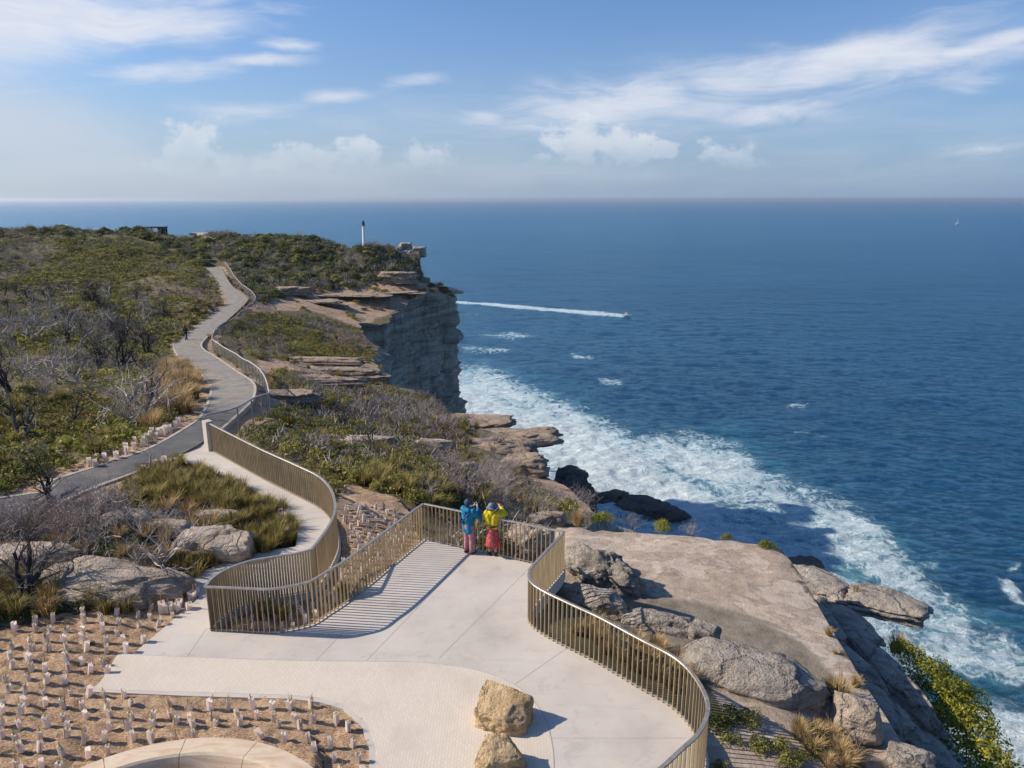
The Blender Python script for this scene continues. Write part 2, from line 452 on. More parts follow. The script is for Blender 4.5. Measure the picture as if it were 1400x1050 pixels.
# coast line in plan (top of the cliffs), from the far stack round to behind the camera
def q(px, py, z): return at(px, py, z)[:2]
COAST = [(-300, 250), (-190, 224), (-120, 208), (-84, 199), (-66, 192), (-48, 186), (-38, 182),
         q(548, 336, -.8), q(566, 342, -2.4), q(577, 348, -3.6), q(575, 356, -4.6), (-22.5, 170), q(600, 391, -10.6),
         q(612, 396, -11.2), q(625.5, 399, -11.5), q(619, 405, -11.6), q(600, 409, -11.6), q(577, 415, -11.8), q(556, 420, -11.8), q(538, 426, -12), q(522, 440, -12.2), q(498, 443, -12.3), q(493, 456, -12.3), q(508, 474, -12.2), q(520, 492, -12.0), q(525, 527, -11.6),
         q(560, 536, -11), q(600, 550, -10.2), q(625, 570, -9.8), q(660, 578, -9.7), q(712, 592, -9.6), q(715, 612, -9), q(705, 632, -8.4), q(735, 645, -8), q(770, 668, -8), q(800, 690, -7.4), q(826, 716, -5.2),
         q(790, 716, -1.6), q(830, 720, -1.35), q(900, 727, -1.35), q(980, 734, -1.35), q(1066, 745, -1.35), q(1094, 790, -1.3), q(1124, 838, -1.3), q(1154, 888, -1.3), q(1182, 935, -1.3), q(1199, 963, -1.3), q(1250, 1060, -1.3),
         (8.6, 5), (9, -6), (12, -30), (-320, -30)]
COAST = [(float(a), float(b)) for a, b in COAST]

def path_dist(x, y):
    x = np.asarray(x, float); y = np.asarray(y, float)
    a = PMID[::3]
    best = np.full(x.shape, 1e9); w = np.zeros(x.shape); z = np.zeros(x.shape)
    for p, wd in zip(a, PWID[::3]):
        d = np.hypot(x - p[0], y - p[1])
        m = d < best
        best = np.where(m, d, best); w = np.where(m, wd, w); z = np.where(m, p[2], z)
    return best - w, z

def ground_h(x, y, detail=True):
    x = np.asarray(x, float); y = np.asarray(y, float)
    h = base_h(x, y)
    pd, pz = path_dist(x, y)
    sl = sdf(x, y, SLAB2)
    if detail:
        far = sstep(20, 90, y)
        k = sstep(0.2, 2.5, pd) * sstep(0.1, 1.5, sl)
        h = h + k * (0.10 * fbm(x * .45, y * .45, 0, 4, 5) + (0.15 + .55 * far) * fbm(x * .09, y * .09, 0, 3, 9))
    # under slab / path the earth stays just below them
    w = sstep(2.2, 0.0, pd)
    h = h * (1 - w) + (np.minimum(h, pz - 0.03)) * w
    return h

def under_slab(x, y, h):
    sl = sdf(x, y, SLAB2)
    return np.where(sl < 0.25, np.minimum(h, -0.22), np.where(sl < 1.0, np.minimum(h, -0.22 + 0.2 * (sl - .25) / .75), h))

def in_terr(x, y): return sdf(x, y, TERR)

def H(x, y):
    h = ground_h(x, y)
    h = under_slab(x, y, h)
    t = in_terr(x, y)
    w = sstep(0.6, -0.2, t)
    h = h * (1 - w) + (TERR_Z + 0.05 * fbm(np.asarray(x) * .7, np.asarray(y) * .7, 0, 3, 3)) * w
    return h

def ground_at(px, py):
    """where the sight line through a picture point meets the ground"""
    px = np.atleast_1d(np.asarray(px, float)); py = np.atleast_1d(np.asarray(py, float))
    u = (px - 700) / FPX; v = (py - 525) / FPX
    dx, dy, dz = u, CP - v * SP, -(SP + v * CP)
    Y = np.geomspace(6, 420, 220)
    t = Y[None, :] / dy[:, None]
    X = dx[:, None] * t; Z = CAMZ + dz[:, None] * t
    h = base_h(X, np.broadcast_to(Y, X.shape).copy())
    below = Z < h
    i = np.where(below.any(1), below.argmax(1), len(Y) - 1)
    i0 = np.maximum(i - 1, 0); r = np.arange(len(px))
    a = (Z - h)[r, i0]; b = (Z - h)[r, i]
    f = np.where(np.abs(a - b) > 1e-9, a / (a - b + 1e-12), 0); f = np.clip(f, 0, 1)
    Yh = Y[i0] + (Y[i] - Y[i0]) * f
    th = Yh / dy
    return np.stack([dx * th, Yh, CAMZ + dz * th], 1)

# ---------------------------------------------------------------- ground sheet
ROCKZONES = [
    [(330, 408), (390, 398), (450, 388), (540, 380), (575, 386), (600, 392), (625, 398), (600, 412), (540, 426), (500, 445), (490, 452), (470, 440), (430, 425), (380, 425), (340, 430)],
    [(352, 490), (420, 492), (520, 487), (522, 528), (440, 515), (350, 512)],
    [(455, 598), (520, 596), (545, 606), (500, 614), (458, 610)],
    [(800, 840), (870, 850), (960, 880), (1060, 900), (1140, 960), (1130, 1050), (1060, 1050), (980, 960), (950, 920), (860, 872)],
    [(660, 580), (760, 592), (760, 650), (820, 700), (790, 705), (745, 680), (700, 625)],
    [(-60, 752), (60, 760), (120, 780), (200, 800), (262, 818), (180, 835), (60, 800), (-60, 795)],
    [(0, 612), (40, 620), (30, 650), (-10, 650)],
    [(960, 985), (1010, 990), (1080, 1010), (1150, 1000), (1230, 1060), (1230, 1120), (950, 1120)],
    [(395, 540), (350, 540), (355, 560), (395, 560)],
]
def zone_rock(x, y, z):
    px, py, f = proj(np.stack([x, y, z], -1))
    m = np.zeros(x.shape)
    for poly in ROCKZONES:
        d = sdf(px, py, poly)
        sc = 5.0
        m = np.maximum(m, sstep(sc, -sc, d))
    m = np.maximum(m, sstep(0.8, -0.4, in_terr(x, y)))
    return m
def zone_sand(x, y, z):
    """bare earth beside the path and in the planter"""
    pd, _ = path_dist(x, y)
    m = sstep(1.6, 0.2, pd) * 0.9
    m = np.maximum(m, sstep(0.3, -0.4, sdf(x, y, PLANTER)))
    return m

def coast_points():
    P = resample([(*p, 0) for p in COAST], 1.0, True)[:, :2]
    keep = []
    return P
CO = coast_points()
vis = (CO[:, 1] > 0) & (CO[:, 1] < 215) & (CO[:, 0] > -70)
# wobble the visible cliff line so that it reads as broken rock
nrm = np.roll(CO, -1, 0) - np.roll(CO, 1, 0); nrm /= np.linalg.norm(nrm, axis=1)[:, None] + 1e-9
nrm = np.stack([-nrm[:, 1], nrm[:, 0]], 1)          # left of travel; travel is clockwise -> outward
far_w = sstep(40, 70, CO[:, 1])
wob = fbm(CO[:, 0] * .22, CO[:, 1] * .22, 0, 3, 31) * far_w * .8 + fbm(CO[:, 0] * .9, CO[:, 1] * .9, 0, 2, 35) * (.03 + .3 * far_w)
CO = CO + nrm * (wob * vis)[:, None]

def scatter_grid(x0, x1, y0, y1, s):
    gx, gy = np.meshgrid(np.arange(x0, x1, s), np.arange(y0, y1, s))
    p = np.stack([gx.ravel(), gy.ravel()], 1)
    return p + RNG.uniform(-.35, .35, p.shape) * s
TP = []
zones = [((-34, 15), (5, 34), .45), ((-62, 8), (34, 80), 1.0), ((-110, 0), (80, 205), 2.0), ((-300, 12), (-28, 345), 7.0)]
done = np.zeros(0)
for i, ((x0, x1), (y0, y1), s) in enumerate(zones):
    p = scatter_grid(x0, x1, y0, y1, s)
    for (a0, a1), (b0, b1), _ in zones[:i]:
        p = p[~((p[:, 0] > a0 - s * .3) & (p[:, 0] < a1 + s * .3) & (p[:, 1] > b0 - s * .3) & (p[:, 1] < b1 + s * .3))]
    p = p[inpoly(p[:, 0], p[:, 1], COAST)]
    p = p[segdist(p[:, 0], p[:, 1], CO.tolist()[::1] if s > 3 else [tuple(q_) for q_ in CO], True) > s * .55]
    TP.append(p)
TP = np.vstack(TP)
nC = len(CO)
allp = [Vector((float(a), float(b))) for a, b in np.vstack([CO, TP])]
cv, ce, cf, *_rest = delaunay_2d_cdt(allp, [(i, (i + 1) % nC) for i in range(nC)], [], 0, 1e-5, False)
TV = np.array([(v.x, v.y) for v in cv])
TZ = H(TV[:, 0], TV[:, 1])
# ================================================================ materials of the land
def mat_ground():
    m, t = material('heath_earth')
    p = t.pos()
    rock = t.attr('rock'); sand = t.attr('sand')
    n1 = t.noise(p, 0.35, 6, .6); n2 = t.noise(p, 2.2, 6, .65); n3 = t.noise(p, 14, 4, .6); n4 = t.noise(p, .09, 4, .5)
    soil = t.ramp(n2, [(.25, (.06, .05, .03)), (.48, (.14, .11, .07)), (.62, (.23, .18, .12)), (.8, (.34, .275, .20))])
    green = t.ramp(n3, [(.3, (.05, .05, .018)), (.55, (.12, .115, .04)), (.75, (.21, .18, .07))])
    veg = t.mix(t.math('MULTIPLY', t.sm(t.math('ADD', t.math('MULTIPLY', n1, .6), t.math('ADD', t.math('MULTIPLY', n3, .4), t.math('MULTIPLY', n4, .4))), .62, .82), .55), soil, green)
    strata = t.noise(t.map(p, (.25, .5, 6)), 1.5, 6, .65)
    r1 = t.ramp(t.noise(p, .5, 8, .65), [(.28, (.33, .255, .20)), (.45, (.47, .365, .28)), (.6, (.55, .44, .345)), (.75, (.64, .54, .44))])
    r2 = t.ramp(n2, [(.3, (.22, .19, .16)), (.55, (.48, .40, .33)), (.7, (.58, .50, .42))])
    rc = t.mix(.45, r1, r2)
    rc = t.mix(t.math('MULTIPLY', t.sm(strata, .58, .66), .35), rc, (.12, .10, .085))
    lb = t.noise(t.map(p, (.8, 1.5, 1), rot=(0, 0, .2)), .11, 6, .62, .4)
    fr = t.math('ABSOLUTE', t.math('SUBTRACT', t.math('FRACT', t.math('MULTIPLY', lb, 11.0)), .5))
    step = t.math('MULTIPLY', t.sm(fr, .11, .02), t.sm(n2, .36, .48))
    rc = t.mix(t.math('MULTIPLY', t.sm(t.math('FRACT', t.math('MULTIPLY', lb, 11.0)), 0.0, 1.0), .6), rc, t.mix(1.0, rc, (.62, .55, .48), 'MULTIPLY'))
    rc = t.mix(t.math('MULTIPLY', step, t.math('MULTIPLY_ADD', t.sm(t.n('ShaderNodeSeparateXYZ', ins={0: p}).outputs[1], 26, 34), .6, .35)), rc, (.085, .068, .055))
    rc = t.mix(t.sm(t.n('ShaderNodeSeparateXYZ', ins={0: p}).outputs[1], 30, 38), rc, t.mix(1.0, rc, (1.0, .86, .74), 'MULTIPLY'))
    sp_ = t.noise(p, 6.5, 6, .75); rc = t.mix(t.math('MULTIPLY', t.sm(sp_, .57, .66), .55), rc, (.17, .145, .12)); rc = t.mix(t.math('MULTIPLY', t.sm(sp_, .42, .35), .4), rc, (.68, .61, .53))
    veg_in = t.sm(t.math('ADD', t.math('MULTIPLY', n1, .5), t.math('MULTIPLY', n2, .5)), .52, .62)
    rockf = t.sm(t.math('ADD', rock, t.math('MULTIPLY', t.math('SUBTRACT', t.math('ADD', t.math('MULTIPLY', n1, .6), t.math('MULTIPLY', n2, .5)), .55), 1.8)), .42, .60)
    sandc = t.ramp(n2, [(.3, (.24, .15, .085)), (.5, (.40, .265, .16)), (.7, (.52, .37, .24))])
    c = t.mix(t.sm(t.math('ADD', sand, t.math('MULTIPLY', t.math('SUBTRACT', n2, .5), 1.3)), .4, .62), veg, sandc)
    c = t.mix(rockf, c, rc)
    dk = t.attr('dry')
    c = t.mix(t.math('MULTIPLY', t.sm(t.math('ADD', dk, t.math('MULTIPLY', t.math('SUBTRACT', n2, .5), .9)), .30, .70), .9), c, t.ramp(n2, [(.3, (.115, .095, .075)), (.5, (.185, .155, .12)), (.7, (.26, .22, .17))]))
    hgt = t.math('ADD', t.math('MULTIPLY', n3, .5), t.math('ADD', n2, t.math('MULTIPLY', t.math('MULTIPLY', strata, rockf), .5)))
    b = t.bump(hgt, .45, .09)
    t.out(t.principled(c, .95, b, spec=.15))
    return m
def mat_cliff():
    m, t = material('cliff_sandstone')
    p = t.pos()
    st = t.noise(t.map(p, (.03, .03, .55)), 1.6, 7, .62, .3)
    fine = t.noise(t.map(p, (.25, .25, 2.6)), 1.2, 7, .62, .25)
    big = t.noise(p, .11, 5, .55)
    streak = t.noise(t.map(p, (.9, .9, .07)), 1.0, 7, .66, .5)
    gr = t.noise(p, 2.4, 6, .65)
    c = t.ramp(st, [(.25, (.15, .125, .10)), (.42, (.31, .265, .21)), (.56, (.43, .37, .30)), (.72, (.53, .465, .38))])
    c = t.mix(t.math('MULTIPLY', t.sm(fine, .52, .66), .6), c, (.12, .105, .09))
    c = t.mix(t.math('MULTIPLY', t.sm(streak, .50, .62), .5), c, (.075, .065, .058))
    c = t.mix(t.math('MULTIPLY', t.sm(streak, .42, .30), .45), c, (.50, .46, .39))
    c = t.mix(t.math('MULTIPLY', t.sm(big, .52, .66), .35), c, (.40, .26, .15))
    h = t.math('ADD', t.math('MULTIPLY', fine, 1.0), t.math('ADD', t.math('MULTIPLY', gr, .45), t.math('MULTIPLY', streak, .12)))
    t.out(t.principled(c, .92, t.bump(h, 1.0, .6), spec=.2))
    return m
def mat_rock(name, tone=(.46, .37, .28), lichen=.35, warm=0.0, scale=1.0):
    """weathered sandstone boulder: bedding lines, black and white lichen"""
    m, t = material(name)
    p = t.pos()
    n1 = t.noise(p, 1.1 * scale, 8, .62, .2); n2 = t.noise(p, 5.5 * scale, 7, .68); n3 = t.noise(p, 17 * scale, 5, .6)
    bed = t.noise(t.map(p, (.5, .9, 7), rot=(.12, .08, 0)), 1.3 * scale, 6, .6, .4)
    T = np.array(tone)
    c = t.ramp(n1, [(.25, tuple(T * .48)), (.45, tuple(T * .82)), (.6, tuple(T)), (.78, tuple(np.minimum(T * 1.28, .75)))])
    c = t.mix(t.math('MULTIPLY', t.sm(bed, .54, .64), .5), c, tuple(T * .36))
    c = t.mix(t.math('MULTIPLY', t.sm(n2, .55, .68), lichen * 1.5, clamp=True), c, (.07, .066, .062))
    c = t.mix(t.math('MULTIPLY', t.sm(n2, .42, .33), lichen, clamp=True), c, (.60, .57, .52))
    if warm: c = t.mix(t.math('MULTIPLY', t.sm(t.noise(p, .9 * scale, 4, .6), .45, .65), warm), c, (.55, .33, .13))
    v = t.n('ShaderNodeTexVoronoi', feature='DISTANCE_TO_EDGE', ins={'Scale': .55 * scale})
    t.put(v, 'Vector', t.n('ShaderNodeVectorMath', operation='ADD', ins={0: p, 1: t.noise(p, 1.1, 6, .65, out=1)}).outputs[0])
    crack = t.sm(v.outputs[0], .045, .0)
    c = t.mix(t.math('MULTIPLY', crack, .22), c, tuple(T * .2))
    h = t.math('ADD', t.math('ADD', n2, t.math('MULTIPLY', n3, .4)), t.math('ADD', t.math('MULTIPLY', bed, .9), t.math('MULTIPLY', crack, -.5)))
    t.out(t.principled(c, .92, t.bump(h, 1.0, .16 / scale), spec=.2))
    return m
M_GROUND = mat_ground(); M_CLIFF = mat_cliff()
ROCK_TAN = mat_rock('sandstone_tan', (.58, .46, .355), .30)
ROCK_GREY = mat_rock('sandstone_grey', (.46, .39, .32), .55)
ROCK_GOLD = mat_rock('sandstone_gold', (.72, .50, .28), .14, .60, 1.4)
ROCK_BROWN = mat_rock('sandstone_brown', (.44, .33, .24), .30)
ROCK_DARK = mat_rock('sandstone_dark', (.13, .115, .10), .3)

# ground sheet (top of the headland)
zr = zone_rock(TV[:, 0], TV[:, 1], TZ); zs = zone_sand(TV[:, 0], TV[:, 1], TZ)
tri = np.array([f for f in cf if len(f) == 3], np.int32)
cen = TV[tri].mean(1)
tri = tri[inpoly(cen[:, 0], cen[:, 1], CO)]
a_ = TV[tri[:, 1]] - TV[tri[:, 0]]; b_ = TV[tri[:, 2]] - TV[tri[:, 0]]
fl = (a_[:, 0] * b_[:, 1] - a_[:, 1] * b_[:, 0]) < 0
tri[fl] = tri[fl][:, ::-1]
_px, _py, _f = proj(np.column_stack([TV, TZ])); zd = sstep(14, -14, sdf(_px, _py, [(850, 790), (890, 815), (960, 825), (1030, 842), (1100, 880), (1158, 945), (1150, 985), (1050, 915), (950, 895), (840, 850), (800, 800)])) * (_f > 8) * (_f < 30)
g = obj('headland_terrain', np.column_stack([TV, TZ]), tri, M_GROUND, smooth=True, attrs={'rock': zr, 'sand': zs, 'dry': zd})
tag(g, 'scrubby sandstone headland with heath and bare rock shelves', 'terrain', kind='structure')

# cliff faces below the coast line
def build_cliffs():
    n = len(CO)
    zt = H(CO[:, 0], CO[:, 1])
    nr = np.roll(CO, -1, 0) - np.roll(CO, 1, 0); nr /= np.linalg.norm(nr, axis=1)[:, None] + 1e-9
    nr = np.stack([-nr[:, 1], nr[:, 0]], 1)
    k = np.ones(21) / 21
    sm = np.stack([np.convolve(np.r_[nr[-10:, i], nr[:, i], nr[:10, i]], k, 'valid') for i in (0, 1)], 1)
    sm /= np.linalg.norm(sm, axis=1)[:, None] + 1e-9
    s = np.r_[0, np.cumsum(np.linalg.norm(np.diff(CO, axis=0), axis=1))]
    terr = sstep(28.5, 25.5, CO[:, 1]) * sstep(1.5, 3.0, CO[:, 0]) * (CO[:, 1] > -31)
    rows = np.r_[0, .12, .35, .7, 1.1, 1.6, 2.2, 2.8, 3.4, 4.0, 4.6, 5.3, 6.0, 6.7, np.arange(7.4, 42, .7), np.arange(42, 80, 3.0)]
    V = np.zeros((len(rows), n, 3))
    vis_ = (CO[:, 1] > -8) & (CO[:, 1] < 212) & (CO[:, 0] > -75)
    for j, d in enumerate(rows):
        z = np.maximum(zt - d, -76 - .01 * j)
        fade = sstep(0, 1.2, d)
        x, y = CO[:, 0], CO[:, 1]
        w = fbm(x * .1, y * .1, z * .12, 2, 71)
        bx = np.floor(s / 5.2 + w * .9 + np.floor(z / 9.0) * .37); bz = np.floor(z / 3.4 + w * .8)
        blk = _hash(bx, bz, bx * 0, 5) * 2.4 - 1.1
        bx2 = np.floor(s / 2.1 + w * .8); bz2 = np.floor(z / 1.2 + w)
        blk2 = _hash(bx2, bz2, bx * 0, 9) * .5 - .2
        ws = s + 1.6 * fbm(z * .13, s * .05, 0, 3, 79)
        col = -2.6 * sstep(.10, 0, np.abs(vnoise(ws * .16, z * .015, 0, 77))) - .5 * sstep(.10, 0, np.abs(vnoise(ws * .42, z * .04, 0, 78)))
        zw = z + .9 * fbm(s * .05, z * .1, 0, 2, 93); lay = (_hash(np.floor(zw * .42), bx * 0, bx * 0, 95) - .5) * 1.5 + (_hash(np.floor(zw * 1.3), bx * 0, bx * 0, 96) - .5) * .7
        cap = .9 * sstep(3.5, 1.0, d) * sstep(-.1, .3, vnoise(s * .2, 0, 0, 13))
        base = -2.5 * sstep(22, 40, d)
        big = 1.6 * fbm(s * .05, z * .05, 0, 3, 15)
        o = (blk + blk2 + col + lay + cap + base + big) * fade
        # the low tier below the level terrace steps outwards before it falls to the sea
        prof = np.interp(d, [0, 1.0, 1.3, 2.2, 3.2, 4.2, 6, 80], [0, .05, .30, 1.3, 2.3, 2.9, 3.2, 7.0])
        ot = prof + (blk2 * .5 + .25 * fbm(s * .5, z * .8, 0, 3, 45)) * sstep(.4, 1.5, d)
        o = o * (1 - terr) + ot * terr
        o = np.where(vis_, o, o * .5)
        V[j, :, 0] = x + sm[:, 0] * o; V[j, :, 1] = y + sm[:, 1] * o; V[j, :, 2] = z
    idx = np.arange(len(rows) * n).reshape(len(rows), n)
    a = idx[:-1]; b = idx[1:]
    F = np.stack([a, np.roll(a, -1, 1), np.roll(b, -1, 1), b], -1).reshape(-1, 4)
    o = obj('cliff_face', V.reshape(-1, 3), F, M_CLIFF, smooth=False)
    tag(o, 'grey layered sandstone sea cliff in shade below the headland', 'cliff', kind='structure')
build_cliffs()
# ================================================================ sea
FOAM = [(.66, 26, [(960, 655), (1060, 650), (1180, 696), (1262, 785), (1335, 848), (1420, 888), (1420, 940), (1270, 885), (1190, 805), (1100, 735), (980, 700)]),
      # picture outlines of the broken water (strength, soft edge px, polygon)
    (1.15, 34, [(560, 560), (605, 520), (640, 524), (690, 548), (730, 560), (790, 566), (830, 590), (868, 610), (905, 640), (945, 655), (985, 690), (1005, 702), (960, 712), (830, 700), (780, 704), (600, 680), (560, 620)]),
    (.9, 32, [(620, 508), (665, 506), (700, 520), (735, 540), (800, 566), (870, 600), (930, 598), (1000, 612), (1060, 660), (1030, 680), (930, 660), (850, 620), (700, 560), (600, 540)]),
    (.85, 20, [(980, 690), (1050, 690), (1110, 680), (1170, 700), (1215, 730), (1225, 752), (1180, 730), (1120, 710), (1060, 706)]),
    (.74, 46, [(780, 700), (960, 706), (1060, 730), (1130, 745), (1200, 800), (1250, 850), (1290, 900), (1230, 930), (1130, 900), (1000, 780), (820, 740)]),
    (.8, 16, [(1215, 760), (1232, 775), (1240, 800), (1224, 800), (1208, 775)]),
    (.85, 16, [(1262, 812), (1300, 838), (1345, 862), (1385, 872), (1350, 884), (1300, 862), (1262, 838)]),
    (.72, 18, [(1255, 855), (1300, 880), (1400, 905), (1460, 930), (1400, 935), (1300, 915), (1250, 900)]),
    (.85, 26, [(1310, 965), (1370, 962), (1440, 990), (1500, 1100), (1330, 1100), (1290, 1000)]),
    (.68, 6, [(1360, 790), (1380, 795), (1405, 818), (1420, 840), (1398, 826), (1370, 808)]),
    (.60, 5, [(1376, 782), (1392, 770), (1396, 774), (1382, 788)]),
    (.55, 6, [(655, 458), (700, 454), (740, 460), (700, 466)]),
    (.55, 5, [(780, 484), (812, 486), (812, 492), (784, 490)]),
    (.52, 5, [(630, 474), (700, 478), (690, 483), (632, 482)]),
    (.52, 6, [(815, 516), (850, 520), (850, 528), (820, 524)]),
    (.52, 7, [(1080, 548), (1105, 550), (1100, 562), (1075, 558)]),
    (.5, 7, [(1250, 770), (1285, 770), (1280, 780), (1250, 780)]),
]
WAKE = [(560, 404, 1.5), (620, 413, 2.0), (700, 419, 3.0), (760, 424, 4.0), (820, 429, 4.2), (852, 432, 3.0)]
TURQ = [(.9, 40, [(700, 540), (830, 575), (960, 610), (1060, 660), (1200, 720), (1270, 800), (1330, 870), (1400, 930), (1400, 1060), (1290, 960), (1200, 880), (1000, 760), (780, 700)]), (1.0, 25, [(600, 505), (700, 500), (760, 530), (800, 560), (700, 560), (610, 545)]),
        (.8, 45, [(600, 520), (760, 540), (900, 595), (1010, 600), (1090, 660), (1230, 720), (1300, 820), (1400, 870), (1400, 930), (1250, 900), (1000, 760), (800, 700)]),
        (.9, 14, [(1010, 655), (1060, 650), (1150, 690), (1220, 720), (1180, 740), (1080, 700)]),
        (.9, 14, [(1265, 815), (1350, 865), (1330, 880), (1260, 850)]), (.5, 30, [(1280, 960), (1400, 960), (1440, 1060), (1330, 1080)])]
def build_sea():
    rr = np.r_[np.linspace(1, 60, 12), np.arange(62, 86, 2.0), np.arange(86, 330, .75), np.geomspace(330, 1200, 260), np.geomspace(1210, 60000, 150)]
    th = np.r_[np.arange(-math.pi, R(-32), R(4)), np.arange(R(-32), R(52), R(.2)), np.arange(R(52), math.pi, R(4))]
    RR, TH = np.meshgrid(rr, th, indexing='ij')
    X, Y = RR * np.sin(TH), RR * np.cos(TH)
    Z = np.zeros_like(X)
    amp = sstep(2500, 300, RR)
    wx = X + 9 * fbm(X * .02, Y * .02, 0, 2, 3); wy = Y + 9 * fbm(X * .02, Y * .02, 5, 2, 4)
    for wl, a, an, sd_ in ((57, .20, 1.75, 1), (33, .14, 1.35, 2), (19, .10, 2.1, 3), (12, .07, 1.15, 4)):
        k = 2 * math.pi / wl
        ph = k * (wx * math.cos(an) + wy * math.sin(an)) + 3 * vnoise(X / wl / 3, Y / wl / 3, 0, sd_)
        mod = .55 + .45 * vnoise(X / wl / 4, Y / wl / 4, 2, sd_ + 9)
        fade = sstep(wl * 60, wl * 22, RR)
        s = np.sin(ph)
        Z += a * mod * fade * (s + .35 * s * s)
    px, py, f = proj(np.stack([X, Y, np.full_like(X, SEA_Z)], -1))
    ok = (Y > 40) & (RR < 1500)
    foam = np.zeros_like(X); tq = np.zeros_like(X)
    m = ok & (px > 450) & (px < 1550) & (py > 380) & (py < 1300)
    pxm, pym = px[m], py[m]
    fm = np.zeros(pxm.shape)
    for st, soft, poly in FOAM:
        d = sdf(pxm, pym, poly)
        fm = np.maximum(fm, st * sstep(soft, -soft, d))
    for (x0, y0, w0), (x1, y1, w1) in zip(WAKE[:-1], WAKE[1:]):
        t = np.clip(((pxm - x0) * (x1 - x0) + (pym - y0) * (y1 - y0)) / ((x1 - x0) ** 2 + (y1 - y0) ** 2), 0, 1)
        d = np.hypot(pxm - x0 - t * (x1 - x0), (pym - y0 - t * (y1 - y0)))
        w = w0 + (w1 - w0) * t
        fm = np.maximum(fm, .74 * sstep(w * 1.2, w * .25, d))
    foam[m] = fm
    tm = np.zeros(pxm.shape)
    for st, soft, poly in TURQ:
        tm = np.maximum(tm, st * sstep(soft, -soft, sdf(pxm, pym, poly)))
    tq[m] = tm
    Z += (.55 * fbm(X * .07, Y * .13, 0, 4, 61, .6)) * sstep(900, 200, RR)
    chop = fbm(X * .22, Y * .22, 0, 4, 21) * sstep(600, 150, RR)
    Z += foam * chop * .55 + foam * .3
    V = np.stack([X, Y, SEA_Z + Z], -1)
    n0, n1 = X.shape
    idx = np.arange(n0 * n1).reshape(n0, n1)
    a = idx[:-1]; b = idx[1:]
    F = np.stack([a, b, np.roll(b, -1, 1), np.roll(a, -1, 1)], -1).reshape(-1, 4)
    m_, t = material('sea_water')
    p = t.pos()
    fo = t.attr('foam'); tu = t.attr('shallow')
    w1 = t.noise(t.map(p, (.045, .13, .05), rot=(0, 0, R(8))), 1.0, 8, .66, .3)
    w2 = t.noise(t.map(p, (.17, .40, .3), rot=(0, 0, R(-14))), 1.0, 7, .70, .8)
    w3 = t.noise(t.map(p, (1.3, 2.2, 1.3)), 1.0, 4, .6, .2)
    big = t.noise(t.map(p, (.004, .009, .004), rot=(0, 0, R(10))), 1.0, 5, .6)
    deep = t.mix(t.sm(big, .38, .66), (.0010, .034, .066), (.0025, .058, .102))
    shal = t.mix(t.sm(w1, .35, .65), (.022, .15, .175), (.085, .33, .35))
    tn = t.noise(p, .05, 7, .66, .8)
    water = t.mix(t.math('MULTIPLY', tu, t.math('MULTIPLY_ADD', t.sm(tn, .40, .62), 1.0, .12), clamp=True), deep, shal)
    rip = t.math('ADD', t.math('MULTIPLY', w1, .5), t.math('MULTIPLY', w2, .5))
    water = t.mix(t.sm(rip, .55, .43), water, t.mix(1.0, water, (.40, .58, .66), 'MULTIPLY'))  # wave troughs darkened in the colour itself, painted ripple shading
    # foam: lacy sheets with holes
    wp = t.n('ShaderNodeVectorMath', operation='MULTIPLY_ADD', ins={0: t.noise(p, .09, 4, .6, out=1), 1: (9, 9, 0), 2: p}).outputs[0]
    f1 = t.noise(wp, .085, 9, .66, .6)
    f2 = t.noise(wp, .45, 8, .68, .4)
    lace = t.math('SUBTRACT', 1.0, t.math('MULTIPLY', t.math('ABSOLUTE', t.math('SUBTRACT', t.noise(wp, .16, 8, .62, .8), .5)), 6.5), clamp=True)
    lv = t.n('ShaderNodeTexVoronoi', feature='DISTANCE_TO_EDGE', ins={'Scale': .42}); t.put(lv, 'Vector', wp)
    web = t.sm(lv.outputs[0], .17, .0)
    fn = t.math('ADD', t.math('ADD', t.math('MULTIPLY', t.math('SUBTRACT', f1, .5), 1.25), t.math('MULTIPLY', t.math('SUBTRACT', f2, .5), 1.35)), t.math('ADD', t.math('MULTIPLY', lace, .26), t.math('MULTIPLY', web, .14)))
    fv = t.math('SUBTRACT', t.math('ADD', fo, fn), t.math('MULTIPLY', t.sm(fo, .3, .0), .9))
    fmask = t.sm(fv, .48, .92)
    # scattered small whitecaps on the open water
    wc1 = t.noise(t.map(p, (.022, .055, .03), rot=(0, 0, R(12))), 1.0, 2, .5)
    wc2 = t.noise(t.map(p, (.12, .42, .2), rot=(0, 0, R(14))), 1.0, 5, .6)
    caps = t.math('MULTIPLY', t.sm(wc1, .66, .78), t.sm(wc2, .56, .64))
    dist = t.n('ShaderNodeVectorMath', operation='LENGTH', ins={0: p}).outputs['Value']
    fmask = t.math('MAXIMUM', fmask, t.math('MULTIPLY', caps, .55))
    col = t.mix(t.math('MULTIPLY', fmask, .97), water, t.mix(t.sm(fv, .7, 1.25), (.56, .68, .72), (.80, .82, .82)))
    soften = t.math('MULTIPLY', t.sm(t.math('ADD', fo, t.math('MULTIPLY', fn, .6)), .2, .8), .36)
    col = t.mix(soften, col, (.45, .62, .66))
    h = t.math('ADD', t.math('MULTIPLY', w1, 3.2), t.math('ADD', t.math('MULTIPLY', w2, 2.6), t.math('MULTIPLY', w3, .16)))
    h = t.math('ADD', h, t.math('MULTIPLY', fmask, .5))
    nb = t.bump(h, .95, 1.0)
    rough = t.math('MAXIMUM', t.math('MULTIPLY_ADD', t.sm(dist, 200, 4000), .12, .14), t.math('MULTIPLY', fmask, .9))
    df = t.n('ShaderNodeBsdfDiffuse'); t.put(df, 'Color', col); t.put(df, 'Normal', nb)
    gl = t.n('ShaderNodeBsdfGlossy', ins={'Roughness': rough, 'Color': (.52, .82, .95, 1)}); t.put(gl, 'Normal', nb)
